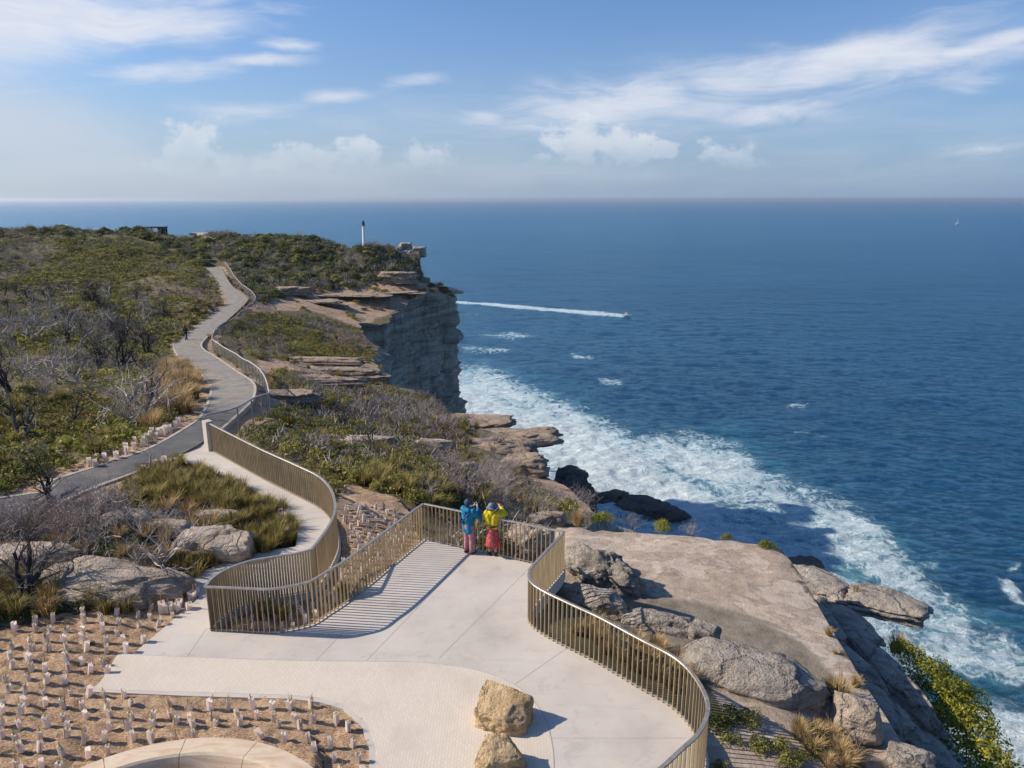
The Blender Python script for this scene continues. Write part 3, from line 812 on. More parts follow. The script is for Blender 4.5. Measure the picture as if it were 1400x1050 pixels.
    fr = t.n('ShaderNodeFresnel', ins={'IOR': 1.27}); t.put(fr, 'Normal', nb)
    mx = t.n('ShaderNodeMixShader'); t.put(mx, 0, t.math('MULTIPLY', t.math('MULTIPLY', fr.outputs[0], .62), t.math('SUBTRACT', 1.0, t.math('MULTIPLY', fmask, .9)))); t.put(mx, 1, df.outputs[0]); t.put(mx, 2, gl.outputs[0])
    t.out(mx.outputs[0])
    o = obj('sea', V.reshape(-1, 3), F, m_, smooth=True, attrs={'foam': foam.ravel(), 'shallow': tq.ravel()})
    tag(o, 'deep blue rippled ocean with white surf along the cliffs', 'sea', kind='structure')
build_sea()
# ================================================================ slab, paving, paths
def mat_concrete():
    m, t = material('pale_concrete')
    p = t.pos()
    n1 = t.noise(p, .55, 7, .6, .2); n2 = t.noise(p, 4.0, 6, .6); n3 = t.noise(p, 60, 3, .5)
    n4 = t.noise(t.map(p, (.6, 3.0, 1), rot=(0, 0, .5)), 1.2, 5, .6)
    c = t.ramp(n1, [(.25, (.44, .385, .33)), (.5, (.535, .472, .41)), (.75, (.595, .53, .46))])
    c = t.mix(t.math('MULTIPLY', t.sm(n4, .5, .72), .30), c, (.40, .355, .31))
    c = t.mix(t.math('MULTIPLY', t.sm(n2, .56, .72), .22), c, (.36, .32, .275))
    c = t.mix(t.math('MULTIPLY', t.sm(n3, .5, .75), .14), c, (.30, .27, .24))
    n5 = t.noise(p, 1.3, 8, .7, .5)
    c = t.mix(t.math('MULTIPLY', t.sm(n5, .55, .66), .5), c, (.60, .50, .39))
    c = t.mix(t.math('MULTIPLY', t.sm(n5, .44, .36), .40), c, (.38, .345, .31))
    t.out(t.principled(c, .85, t.bump(t.math('ADD', n2, t.math('MULTIPLY', n3, .5)), .25, .015), spec=.25))
    return m
def mat_pavers():
    m, t = material('cream_brick_pavers')
    p = t.pos()
    br = t.n('ShaderNodeTexBrick', offset=.5, ins={'Scale': 1.0, 'Brick Width': .12, 'Row Height': .06, 'Mortar Size': .005, 'Mortar Smooth': .2, 'Bias': 0.0,
                                                  'Color1': (.67, .57, .47, 1), 'Color2': (.625, .53, .43, 1), 'Mortar': (.54, .455, .365, 1)})
    t.put(br, 'Vector', t.map(p, rot=(0, 0, R(90))))
    n1 = t.noise(p, .7, 6, .6); n2 = t.noise(p, 9, 5, .6)
    c = t.mix(t.math('MULTIPLY', t.sm(n1, .45, .7), .35), br.outputs[0], (.46, .385, .31))
    c = t.mix(t.math('MULTIPLY', t.sm(n2, .52, .7), .35), c, (.62, .54, .45))
    t.out(t.principled(c, .9, t.bump(t.math('ADD', br.outputs[1], t.math('MULTIPLY', n2, -.7)), -.4, .012), spec=.2))
    return m
def mat_asphalt():
    m, t = material('path_asphalt')
    p = t.pos()
    n1 = t.noise(p, .25, 6, .6, .3); n2 = t.noise(p, 1.6, 6, .65); n3 = t.noise(p, 45, 3, .6)
    sepn = t.n('ShaderNodeSeparateXYZ', ins={0: p})
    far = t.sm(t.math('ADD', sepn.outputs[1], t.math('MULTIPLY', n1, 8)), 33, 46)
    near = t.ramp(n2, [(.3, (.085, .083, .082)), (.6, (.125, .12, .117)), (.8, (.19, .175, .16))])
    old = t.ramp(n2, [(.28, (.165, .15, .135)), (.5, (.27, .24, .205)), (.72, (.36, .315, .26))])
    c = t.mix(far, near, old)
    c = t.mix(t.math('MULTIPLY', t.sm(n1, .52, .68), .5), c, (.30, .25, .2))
    c = t.mix(t.math('MULTIPLY', t.sm(n3, .5, .7), .25), c, (.05, .05, .05))
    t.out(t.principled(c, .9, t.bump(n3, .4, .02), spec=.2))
    return m
def mat_mulch():
    m, t = material('woodchip_mulch')
    p = t.pos()
    n1 = t.noise(p, .5, 5, .6); n2 = t.noise(p, 7, 6, .7); n3 = t.noise(t.map(p, (1, 1.7, 1)), 24, 4, .75); n4 = t.noise(p, 1.1, 3, .5)
    c = t.ramp(n2, [(.26, (.20, .115, .065)), (.44, (.335, .205, .12)), (.58, (.44, .285, .172)), (.76, (.56, .40, .265))])
    c = t.mix(t.math('MULTIPLY', t.sm(n3, .53, .60), .75), c, (.66, .52, .37))
    c = t.mix(t.math('MULTIPLY', t.sm(n3, .47, .40), .75), c, (.14, .085, .05))
    c = t.mix(t.math('MULTIPLY', t.sm(n1, .5, .66), .45), c, (.50, .36, .23))
    h = t.math('ADD', n2, t.math('MULTIPLY', n3, .8))
    t.out(t.principled(c, .95, t.bump(h, .7, .03), spec=.1))
    return m
def mat_plain(name, col, rough=.6, metal=0.0, var=.12, sc=6.0, bump=0.0, spec=.4):
    m, t = material(name)
    p = t.objco(); n = t.noise(p, sc, 5, .6)
    a = tuple(np.array(col) * (1 - var)); b = tuple(np.minimum(np.array(col) * (1 + var), 1))
    c = t.mix(t.sm(n, .3, .7), a, b)
    t.out(t.principled(c, rough, t.bump(n, bump, .01) if bump else None, metal, spec=spec))
    return m
M_CONC = mat_concrete(); M_PAVE = mat_pavers(); M_ASPH = mat_asphalt(); M_MULCH = mat_mulch()
M_JOINT = mat_plain('joint_filler', (.45, .405, .355), .9)
M_KERB = mat_plain('kerb_concrete', (.40, .345, .285), .9, var=.2, sc=2, bump=.2)

# --- slab with a real edge
def clean(poly, eps=.03):
    out = []
    for p in poly:
        if not out or math.hypot(p[0] - out[-1][0], p[1] - out[-1][1]) > eps: out.append((float(p[0]), float(p[1])))
    if math.hypot(out[0][0] - out[-1][0], out[0][1] - out[-1][1]) < eps: out.pop()
    return out
def offset_poly(poly, d):
    """push a plan polygon outwards by d"""
    P = np.array(poly); n = len(P)
    a = sum(P[i][0] * P[(i + 1) % n][1] - P[(i + 1) % n][0] * P[i][1] for i in range(n))
    t = np.roll(P, -1, 0) - np.roll(P, 1, 0); t /= np.linalg.norm(t, axis=1)[:, None]
    nr = np.stack([t[:, 1], -t[:, 0]], 1) * (1 if a > 0 else -1)
    return [tuple(p) for p in P + nr * d]
def tess(poly, z0, z1):
    """solid with a triangulated top (concave plan)"""
    from mathutils.geometry import tessellate_polygon
    n = len(poly)
    tr = tessellate_polygon([[Vector((p[0], p[1], 0)) for p in poly]])
    V = [(p[0], p[1], z1) for p in poly] + [(p[0], p[1], z0) for p in poly]
    F = []
    a = sum(poly[i][0] * poly[(i + 1) % n][1] - poly[(i + 1) % n][0] * poly[i][1] for i in range(n))
    for f in tr:
        p0, p1, p2 = [poly[i] for i in f]
        if (p1[0] - p0[0]) * (p2[1] - p0[1]) - (p1[1] - p0[1]) * (p2[0] - p0[0]) < 0: f = f[::-1]
        F.append(tuple(f)); F.append(tuple(n + i for i in f[::-1]))
    for i in range(n):
        j = (i + 1) % n
        F.append((i, n + i, n + j, j) if a > 0 else (j, n + j, n + i, i))
    return V, F
slabp = clean(SLAB2)
slabp = offset_poly(slabp, .09)
V, F = tess(slabp, -.30, 0.0)
slab = obj('concrete_slab', V, F, M_CONC)
tag(slab, 'pale concrete lookout slab and ramp path with saw cut joints', 'pavement', kind='structure')
def strip(mb, a, b, w, z0=-.002, z1=.003):
    a = np.array(a[:2]); b = np.array(b[:2]); d = b - a; L = np.linalg.norm(d)
    c = (a + b) / 2
    mb.box((c[0], c[1], (z0 + z1) / 2), (L, w, z1 - z0), math.atan2(d[1], d[0]))
jm = MB()
for a, b in (((283, 858), (246, 912)), ((470, 863), (432, 903)), ((640, 757), (560, 842)), ((560, 842), (500, 904)), ((729, 771), (600, 900)),
             ((775, 886), (700, 938)), ((752, 1009), (938, 1009)), ((585, 750), (640, 757)), ((335, 660), (395, 648)), ((372, 680), (440, 668)), ((405, 712), (456, 706))):
    strip(jm, at(*a), at(*b), .012)
jm.build('saw_cut_joint', M_JOINT, slab)
# cream brick paving inset
PAV_T = catmull([at(*p) for p in [(161, 894), (280, 899), (400, 903), (480, 904), (560, 905), (610, 909), (655, 917), (698, 933), (728, 957), (746, 985), (754, 1015), (757, 1050), (755, 1150)]], 5)
PAV = clean([tuple(p[:2]) for p in PAV_T] + [(-.2, 4.2), (-2.3, 4.2)] + [at(*p)[:2] for p in [(513, 1120), (514, 1050), (513, 1020), (502, 989), (476, 965), (441, 954.8), (400, 950.3), (262, 946.3), (131, 942.5)]])
V, F = tess(PAV, -.002, .004)
pv = obj('brick_paving', V, F, M_PAVE)
tag(pv, 'cream small brick paving let into the concrete slab', 'pavement', kind='structure')
em = MB()
pts = [tuple(p[:2]) for p in PAV_T]
for a, b in zip(pts[:-1], pts[1:]): strip(em, a, b, .02, 0, .006)
em.build('paving_edge', M_JOINT, pv)

# --- asphalt path with concrete edging, following the fall of the land
n = len(PLs)
Vp = []; Fp = []
K = 7
for i in range(n):
    for k in range(K):
        t_ = k / (K - 1); p = PLs[i] * (1 - t_) + PRs[i] * t_
        Vp.append((p[0], p[1], p[2] + .03 + .03 * math.sin(math.pi * t_)))
for i in range(n - 1):
    for k in range(K - 1):
        a = i * K + k; Fp.append((a, a + K, a + K + 1, a + 1))
Fp = [f[::-1] for f in Fp]
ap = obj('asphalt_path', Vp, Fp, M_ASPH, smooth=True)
tag(ap, 'winding grey asphalt footpath running out along the headland', 'path', kind='structure')
for side, S in ((1, PLs), (-1, PRs)):
    mb = MB()
    for i in range(n - 1):
        a, b = S[i], S[i + 1]
        if side < 0 and sdf(np.array([a[0]]), np.array([a[1]]), SLAB2)[0] < .35: continue
        if a[1] > 95: continue
        d = b - a; L = np.linalg.norm(d[:2]); nr = np.array((-d[1], d[0])) / L
        if np.dot(nr, (PMID[i] - a)[:2]) > 0: nr = -nr
        o = nr * .16
        V = [(a[0], a[1], a[2] + .045), (b[0], b[1], b[2] + .045), (b[0] + o[0], b[1] + o[1], b[2] + .045), (a[0] + o[0], a[1] + o[1], a[2] + .045)]
        V += [(v[0], v[1], v[2] - .25) for v in V]
        mb.add(V, [(0, 1, 2, 3), (7, 6, 5, 4), (0, 4, 5, 1), (1, 5, 6, 2), (2, 6, 7, 3), (3, 7, 4, 0)])
    o_ = mb.build('path_kerb', M_KERB)
    tag(o_, 'pale concrete edging along the %s side of the asphalt path' % ('heath' if side > 0 else 'lookout and fence'), 'kerb', kind='structure')

# --- mulch beds
def bed(name, poly, label, dz, step, zf, amp):
    P = np.array(poly); x0, y0 = P.min(0); x1, y1 = P.max(0)
    q_ = scatter_grid(x0, x1, y0, y1, step); q_ = q_[inpoly(q_[:, 0], q_[:, 1], poly)]
    E = resample([(*p, 0) for p in poly], step, True)[:, :2]
    q_ = q_[segdist(q_[:, 0], q_[:, 1], [tuple(e) for e in E], True) > step * .5]
    k = len(E)
    r = delaunay_2d_cdt([Vector((float(a), float(b))) for a, b in np.vstack([E, q_])], [(i, (i + 1) % k) for i in range(k)], [], 0, 1e-6, False)
    W = np.array([(v.x, v.y) for v in r[0]])
    tr = np.array([f for f in r[2] if len(f) == 3]); c = W[tr].mean(1); tr = tr[inpoly(c[:, 0], c[:, 1], E)]
    a_ = W[tr[:, 1]] - W[tr[:, 0]]; b_ = W[tr[:, 2]] - W[tr[:, 0]]
    fl = (a_[:, 0] * b_[:, 1] - a_[:, 1] * b_[:, 0]) < 0; tr[fl] = tr[fl][:, ::-1]
    z = zf(W[:, 0], W[:, 1]) + dz + amp * (fbm(W[:, 0] * 2.2, W[:, 1] * 2.2, 0, 3, 41) * .6 + fbm(W[:, 0] * 9, W[:, 1] * 9, 0, 2, 43) * .75)
    o = obj(name, np.column_stack([W, z]), tr.astype(np.int32), M_MULCH, smooth=True)
    tag(o, label, 'mulch', kind='structure')
    return o
BED1_PX = [(-120, 860), (0, 872), (40, 852), (120, 842), (180, 832), (215, 822), (262, 812), (277, 815)]
BED1 = [at(*p)[:2] for p in BED1_PX] + [CORNER[:2]] + [at(*p)[:2] for p in [(262, 947.8), (400, 951.8), (440, 956.5), (474, 966.5), (499, 990), (510, 1020), (511, 1050), (511, 1120)]] + [(-2.6, 4.0), (-14, 4.0)]
BED1 = offset_poly(clean(BED1), .06)
bed_h = lambda x, y: np.maximum(-.05, H(x, y))
def bed1_h(x, y):
    e = sdf(x, y, SLAB2)
    return np.where(e < .5, -.04, np.maximum(-.02, H(x, y) + .03))
bed('mulch_bed', BED1, 'brown woodchip mulch bed left of the brick paving', 0.0, .10, bed1_h, .05)
pl_h = lambda x, y: H(x, y)
PLB = offset_poly(clean(PLANTER), -.12)
def planter_h(x, y):
    e = sdf(x, y, SLAB2)
    return np.where(e < 1.0, np.maximum(H(x, y), -.20), H(x, y) + .08)
bed('mulch_bed', PLB, 'brown mulch planter enclosed between the two bronze fence runs', 0.02, .16, planter_h, .05)
# ================================================================ bronze balustrade
def mat_bronze(name, col, rough=.38, metal=.75):
    m, t = material(name)
    p = t.pos(); n = t.noise(t.map(p, (8, 8, 1.2)), 1.2, 5, .6); n2 = t.noise(p, 14, 4, .6)
    T = np.array(col)
    c = t.ramp(n, [(.3, tuple(T * .72)), (.55, tuple(T)), (.75, tuple(np.minimum(T * 1.25, 1)))])
    c = t.mix(t.math('MULTIPLY', t.sm(n2, .55, .7), .3), c, tuple(T * .5))
    t.out(t.principled(c, rough, None, metal, spec=.5))
    return m
M_BRONZE = mat_bronze('bronze_blades', (.47, .365, .225), .42, .5)
M_RAIL = mat_bronze('bronze_rail', (.50, .43, .34), .36, .6)

def walk(line, step, start=0.0):
    P = np.array(line)[:, :2]; seg = np.linalg.norm(np.diff(P, axis=0), axis=1); cum = np.r_[0, np.cumsum(seg)]
    for d in np.arange(start, cum[-1], step):
        i = min(np.searchsorted(cum, d, 'right') - 1, len(seg) - 1); f = (d - cum[i]) / max(seg[i], 1e-9)
        t_ = (P[i + 1] - P[i]) / max(seg[i], 1e-9)
        yield P[i] + (P[i + 1] - P[i]) * f, math.atan2(t_[1], t_[0]), d

def rail_sweep(line, z0, z1, w):
    """flat topped rail, mitred along the line"""
    P = np.array(line)[:, :2]; n = len(P)
    t_ = np.zeros_like(P); t_[1:-1] = P[2:] - P[:-2]; t_[0] = P[1] - P[0]; t_[-1] = P[-1] - P[-2]
    seg = np.diff(P, axis=0); seg /= np.linalg.norm(seg, axis=1)[:, None] + 1e-9
    V = []; F = []
    for i in range(n):
        a = seg[max(i - 1, 0)]; b = seg[min(i, n - 2)]
        na = np.array((-a[1], a[0])); nb = np.array((-b[1], b[0])); m = na + nb; m /= np.linalg.norm(m) + 1e-9
        k = w / 2 / max(.45, float(m @ na))
        L = P[i] + m * k; Rr = P[i] - m * k
        V += [(L[0], L[1], z0), (L[0], L[1], z1 - .008), (P[i][0] * .15 + L[0] * .85, P[i][1] * .15 + L[1] * .85, z1), (P[i][0] * .15 + Rr[0] * .85, P[i][1] * .15 + Rr[1] * .85, z1), (Rr[0], Rr[1], z1 - .008), (Rr[0], Rr[1], z0)]
    for i in range(n - 1):
        for k in range(6):
            F.append((i * 6 + k, i * 6 + (k + 1) % 6, (i + 1) * 6 + (k + 1) % 6, (i + 1) * 6 + k))
    F.append(tuple(range(6))[::-1]); F.append(tuple((n - 1) * 6 + k for k in range(6)))
    return V, F

def balustrade(name, line, label, key, blade=(.018, .052), pitch=.132):
    root = tag(empty(name, (float(line[0][0]), float(line[0][1]), 0)), label, 'fence')
    off = Vector((-float(line[0][0]), -float(line[0][1]), 0))
    V, F = rail_sweep(line, RAIL_H - .032, RAIL_H, .078)
    link('handrail', mesh_from('handrail', [Vector(v) + off for v in V], F, M_RAIL), root)
    V, F = rail_sweep(line, .045, .057, .05)
    link('bottom_rail', mesh_from('bottom_rail', [Vector(v) + off for v in V], F, M_BRONZE), root)
    flat = MB().box((0, 0, (RAIL_H - .034) / 2 + .001), (.056, .020, RAIL_H - .036)).mesh('baluster', M_BRONZE)
    bl = MB().box((0, 0, (RAIL_H - .034) / 2 + .001), (blade[0], blade[1], RAIL_H - .036)).mesh('baluster', M_BRONZE)
    pos = list(walk(line, pitch, .03))
    if key == 'a':      # the lower bend carries closer, broadside blades
        n1 = [p for p in pos if p[2] < FLAT_FROM]; pos = n1 + [p for p in walk(line, .068, FLAT_FROM)]
    order = sorted(range(len(pos)), key=lambda i: np.linalg.norm(pos[i][0]))
    own = set(order[:100])
    rest = MB()
    for i, (p, a, d) in enumerate(pos):
        if i in own:
            link('baluster', flat if key == 'a' and d >= FLAT_FROM else bl, root, (p[0] + off.x, p[1] + off.y, 0), (0, 0, a))
        else:
            rest.box((p[0] + off.x, p[1] + off.y, (RAIL_H - .034) / 2 + .001), (blade[0], blade[1], RAIL_H - .036), a)
    if rest.V:
        o = rest.build('balusters', M_BRONZE, root); o['kind'] = 'stuff'
    return root
L1 = np.vstack([F1, F1b])
FLAT_FROM = float(np.linalg.norm(np.diff(F1[:, :2], axis=0), axis=1).sum()) - .25
balustrade('balustrade', L1, 'bronze blade balustrade curving down the inside of the ramp path', 'a', (.014, .046), .128)
balustrade('balustrade', F2, 'bronze balustrade between planter and lookout casting striped shadows on the slab', 'b')
balustrade('balustrade', F3, 'bronze balustrade across the end of the lookout in front of the two visitors', 'c')
balustrade('balustrade', F4, 'bronze balustrade snaking along the seaward right edge of the slab', 'd')
# end pillar
px_, py_ = F1[0][0], F1[0][1]
t0 = F1[4][:2] - F1[0][:2]; an = math.atan2(t0[1], t0[0])
mb = MB(); 
bm = bmesh.new(); bmesh.ops.create_cube(bm, size=1.0)
for v in bm.verts: v.co = Vector((v.co.x * .42, v.co.y * .30, (v.co.z + .5) * 1.28 - .02))
bmesh.ops.bevel(bm, geom=list(bm.edges), offset=.02, segments=2, affect='EDGES')
me = bpy.data.meshes.new('end_pillar'); bm.to_mesh(me); bm.free(); me.materials.append(M_CONC)
o = link('end_pillar', me, None, (px_ - .22 * math.cos(an), py_ - .22 * math.sin(an), 0), (0, 0, an))
tag(o, 'pale concrete pillar ending the bronze balustrade beside the asphalt path', 'pillar')

# ================================================================ wire mesh fence beside the far path
M_STEEL = mat_plain('galvanised_steel', (.30, .285, .27), .5, .6, .2, 8)
def mat_mesh():
    m, t = material('steel_wire_mesh')
    uvx = t.attr('along'); uvz = t.attr('up')
    def lines(v, pitch, w):
        f = t.math('FRACT', t.math('DIVIDE', v, pitch))
        return t.math('LESS_THAN', f, w)
    a = t.math('MAXIMUM', lines(uvx, .05, .22), lines(uvz, .10, .10))
    pr = t.principled((.27, .25, .23), .5, None, .5)
    tr = t.n('ShaderNodeBsdfTransparent').outputs[0]
    mx = t.n('ShaderNodeMixShader'); t.put(mx, 0, a); t.put(mx, 1, tr); t.put(mx, 2, pr)
    t.out(mx.outputs[0])
    return m
M_WIRE = mat_mesh()
WF = [(284, 600, 0), (322, 590, -.3), (345, 575, -.6), (366, 560, -1.3), (368, 545, -1.8), (357, 522, -3.0), (332, 501, -4.4), (303, 484, -5.6), (291, 472, -6.2), (305, 453, -6.8), (330, 436, -7.1), (349, 417, -6.9), (345, 404, -6.6), (326, 389, -6.1), (308, 367, -5.2)]
WFP = catmull([at(*p) for p in WF], 8)
hz_ = np.minimum(WFP[:, 2], H(WFP[:, 0], WFP[:, 1]) + .05)
WFP[:, 2] = H(WFP[:, 0], WFP[:, 1]) + .0
root = tag(empty('mesh_fence', tuple(map(float, WFP[0]))), 'grey steel mesh fence with top rail winding beside the far asphalt path', 'fence')
o0 = np.array(WFP[0])
W_ = WFP - o0
cum = np.r_[0, np.cumsum(np.linalg.norm(np.diff(W_[:, :2], axis=0), axis=1))]
FH = 1.35
mb = MB(); mb.tube([(p[0], p[1], p[2] + FH) for p in W_], .045, 6); mb.build('top_rail', mat_plain('pale_rail', (.46, .40, .36), .5, .3), root)
mb = MB(); mb.tube([(p[0], p[1], p[2] + .12) for p in W_], .022, 5); mb.build('bottom_rail', M_STEEL, root)
V = []; F = []; al = []; up = []
for i, p in enumerate(W_):
    V += [(p[0], p[1], p[2] + .12), (p[0], p[1], p[2] + FH - .03)]; al += [cum[i]] * 2; up += [0, FH]
    if i: F.append((2 * i - 2, 2 * i, 2 * i + 1, 2 * i - 1))
obj('wire_mesh', V, np.array(F, np.int32), M_WIRE, root, attrs={'along': al, 'up': up})
post = MB().tube([(0, 0, -.2), (0, 0, FH)], .036, 8).mesh('post', M_STEEL)
for d in np.arange(0, cum[-1], 2.4)[:100]:
    p = [float(np.interp(d, cum, W_[:, k])) for k in range(3)]
    link('post', post, root, p)
# ================================================================ boulders and ledges
def rock_mesh(name, size, seed, mat, p=3.0, amp=.16, sub=4, strata=0.0, freq=1.0, pits=0.0, taper=(0, 0), under=0.0, cuts=14):
    bm = bmesh.new(); bmesh.ops.create_icosphere(bm, subdivisions=sub, radius=1.0)
    V = np.array([v.co[:] for v in bm.verts]); F = np.array([[v.index for v in f.verts] for f in bm.faces], np.int32); bm.free()
    r = 1.0 / (np.abs(V) ** p).sum(1) ** (1 / p)
    d = V.copy(); V = V * r[:, None]
    a, b, c = size; s = max(size)
    w = np.stack([V[:, 0] * a, V[:, 1] * b, V[:, 2] * c], 1)
    q_ = w / s * 1.6 * freq + seed * 7.3
    big = fbm(q_[:, 0], q_[:, 1], q_[:, 2], 3, seed)
    fin = fbm(q_[:, 0] * 4, q_[:, 1] * 4, q_[:, 2] * 4, 3, seed + 50)
    # facets: cut by a few random planes
    rr = np.random.default_rng(seed)
    for k in range(cuts):
        nv = rr.normal(size=3); nv[2] = abs(nv[2]) * .7; nv /= np.linalg.norm(nv)
        h = rr.uniform(.66, .93)
        e = V @ nv - h * (np.abs(nv) ** (p / (p - 1))).sum() ** ((p - 1) / p)
        V = V - np.where(e > 0, e * .85, 0)[:, None] * nv
    V = V * (1 + amp * big + amp * .30 * fin)[:, None]
    if strata:
        zz = V[:, 2] * c
        an = np.arctan2(V[:, 1], V[:, 0])
        lay = np.floor((zz / c) * 4.2 + .55 * big + seed * .37); seg = np.floor(an * 2.2 + lay * 1.7 + big)
        st = _hash(lay, lay * 0, lay * 0, seed + 3) * 1.3 + _hash(lay, seg, lay * 0, seed + 4) * .9 - 1.1
        V[:, :2] *= (1 + strata * 1.6 * st)[:, None]
        V[:, 2] += np.where(V[:, 2] > .3, .10 * (_hash(np.floor(w[:, 0] * 1.1 / max(a * .35, .2) + big), np.floor(w[:, 1] * 1.1 / max(a * .35, .2) + big), lay * 0, seed + 6) - .5), 0)
    if pits:
        pn = np.abs(vnoise(q_[:, 0] * 3.2, q_[:, 1] * 3.2, q_[:, 2] * 3.2, seed + 8))
        V = V - d * (pits * sstep(.22, .02, pn) )[:, None]
    if under: V[:, :2] *= (1 - under * sstep(.1, -1, V[:, 2]))[:, None]
    V[:, 2] = np.where(V[:, 2] < -.75, -.75 + (V[:, 2] + .75) * .2, V[:, 2])
    V[:, 2] += taper[0] * V[:, 0] + taper[1] * V[:, 1]
    V = V * np.array(size)
    return mesh_from(name, V, F, mat, smooth=False if sub < 5 else False)
def rock(label, px, py, z, size, rot, seed, mat, name='boulder', cat='rock', sink=.35, Y=None, **k):
    p = at(px, py, z) if Y is None else atd(px, py, Y)
    me = rock_mesh(name, size, seed, mat, **k)
    o = link(name, me, None, (p[0], p[1], p[2] + size[2] * (1 - sink) - size[2] * .0), (0, 0, R(rot)))
    return tag(o, label, cat)
def gz(px, py):
    return float(ground_at(px, py)[0][2])
rock('angular golden sandstone boulder with pitted face standing on the brick paving', 690, 984, 0, (.52, .43, .28), -20, 3, ROCK_GOLD, sub=5, p=8, amp=.07, pits=.06, cuts=8, sink=.20, taper=(-.26, .42), freq=1.1)
rock('smaller golden sandstone boulder cut by the lower picture edge', 684, 1052, 0, (.46, .36, .28), 20, 5, ROCK_GOLD, sub=5, p=6, amp=.09, pits=.04, cuts=9, sink=.22, taper=(-.2, .3))
rock('broad low sandstone outcrop with holes behind the mulch bed', 150, 806, .0, (2.25, .95, .42), -10, 11, ROCK_TAN, 'rock_outcrop', sub=5, p=3.4, amp=.18, strata=.05, pits=.05, taper=(-.12, 0), sink=.3)
rock('flat pale sandstone shelf at the left picture edge', 25, 778, .05, (1.7, .75, .36), 6, 12, ROCK_TAN, 'rock_outcrop', sub=5, p=3, amp=.14, strata=.05, sink=.3)
rock('rounded pale boulder under a leaning dead limb near the ramp', 296, 750, .1, (1.25, .62, .42), -8, 14, ROCK_TAN, sub=5, p=3.4, amp=.20, sink=.55)
rock('thin flat sandstone slab among tufts below the ramp path', 300, 712, .1, (.75, .40, .22), 8, 15, ROCK_TAN, 'flat_rock', sub=4, p=3.2, amp=.12)
rock('tan boulder half hidden by grey twigs below the asphalt path', 178, 722, .12, (.85, .5, .42), 12, 16, ROCK_TAN, sub=4, p=2.8, amp=.16)
rock('low pale boulder beside the twiggy scrub left of centre', 235, 735, .1, (.9, .42, .34), -15, 17, ROCK_TAN, sub=4, p=2.8, amp=.16)
rock('dark brown stump-like stone at the foot of the asphalt path', 62, 690, .1, (.35, .25, .2), 10, 18, ROCK_GREY, sub=4)
# honeycomb overhang and the shelves below the right fence
rock('honeycombed overhanging sandstone block throwing a shadow on the terrace', 822, 800, -1.2, (1.30, .55, .62), -22, 21, ROCK_GREY, 'overhang_rock', sub=5, p=3.6, amp=.26, pits=.10, strata=.06, taper=(-.20, .05), sink=.30, freq=1.4, under=.25)
rock('pale rock with dark hollow seen through the end balustrade', 722, 772, -1.3, (.85, .55, .75), 10, 22, ROCK_TAN, 'boulder', sub=5, p=3, amp=.16, pits=.08, sink=.30)
rock('smooth grey rock shelf in the shade of the right fence', 815, 838, -1.0, (1.1, .50, .42), -28, 23, ROCK_GREY, 'rock_shelf', sub=5, p=3, amp=.12, strata=.04)
rock('long grey rock rib with fence stripes of shadow', 895, 862, -1.0, (1.0, .38, .36), -20, 24, ROCK_GREY, 'rock_shelf', sub=5, p=3, amp=.12, strata=.05)
rock('squared rock block with a dark shaded end face', 962, 878, -1.0, (.40, .32, .36), -12, 25, ROCK_GREY, 'boulder', sub=4, p=5, amp=.10)
rock('large rounded lichen covered boulder beside the fence bend', 1030, 945, -.9, (1.75, .80, .52), -20, 26, ROCK_GREY, 'boulder', sub=5, p=3.6, amp=.13, strata=.04, sink=.25, taper=(-.04, .05))
rock('pale triangular boulder at the terrace corner', 1170, 1003, -1.2, (.60, .42, .50), -22, 27, ROCK_TAN, 'boulder', sub=5, p=2.8, amp=.14, sink=.25)
rock('grey boulder cut by the bottom edge below the terrace corner', 1240, 1054, -1.2, (.52, .36, .34), -15, 28, ROCK_GREY, 'boulder', sub=5, p=2.8, amp=.14)
# tier east of the terrace
rock('flat layered sandstone ledge jutting out over the surf', 1203, 832, -3.8, (1.40, .85, .30), -28, 31, ROCK_GREY, 'rock_ledge', sub=5, p=9, amp=.10, strata=.09, taper=(.02, -.12), sink=.2)
rock('flat shaded slab at the upper end of the tier below the terrace', 1122, 812, -3.9, (.85, 1.3, .34), 24, 32, ROCK_GREY, 'rock_ledge', sub=5, p=8, amp=.10, strata=.10, sink=.3, taper=(-.1, 0))
rock('long narrow sunlit rock rib beside the yellow green bushes', 1202, 950, -3.9, (.42, 2.4, .62), 10, 33, ROCK_GREY, 'rock_rib', sub=5, p=9, amp=.14, strata=.10)
rock('shaded rock step below the terrace wall', 1190, 1020, -3.5, (.6, 1.7, .45), 10, 34, ROCK_GREY, 'rock_ledge', sub=5, p=8, amp=.14, strata=.05)
for i, (x, y, z, a, b, lab) in enumerate([(1116, 846, -2.2, .40, 1.1, 'upper thin slab leaning on the seaward wall of the terrace'), (1152, 903, -2.4, .42, 1.2, 'middle thin slab leaning on the seaward wall of the terrace'), (1192, 962, -2.5, .42, 1.2, 'lower thin slab leaning on the seaward wall of the terrace'),
                                              (1158, 858, -3.3, .60, 1.1, 'flat weathered slab between the terrace wall and the jutting ledge'), (1196, 908, -3.4, .55, 1.2, 'flat weathered slab at the head of the long rock rib'), (1232, 968, -3.5, .55, 1.2, 'flat weathered slab beside the bush row'), (1262, 1030, -3.6, .6, 1.2, 'lowest flat slab beside the bush row near the picture edge')]):
    rock(lab, x, y, z, (a, b, .20), 8 + 3 * (i % 3), 130 + i, ROCK_GREY, 'flat_rock', sub=5, p=9, amp=.12, strata=.12, sink=.3, taper=(-.25, .05))
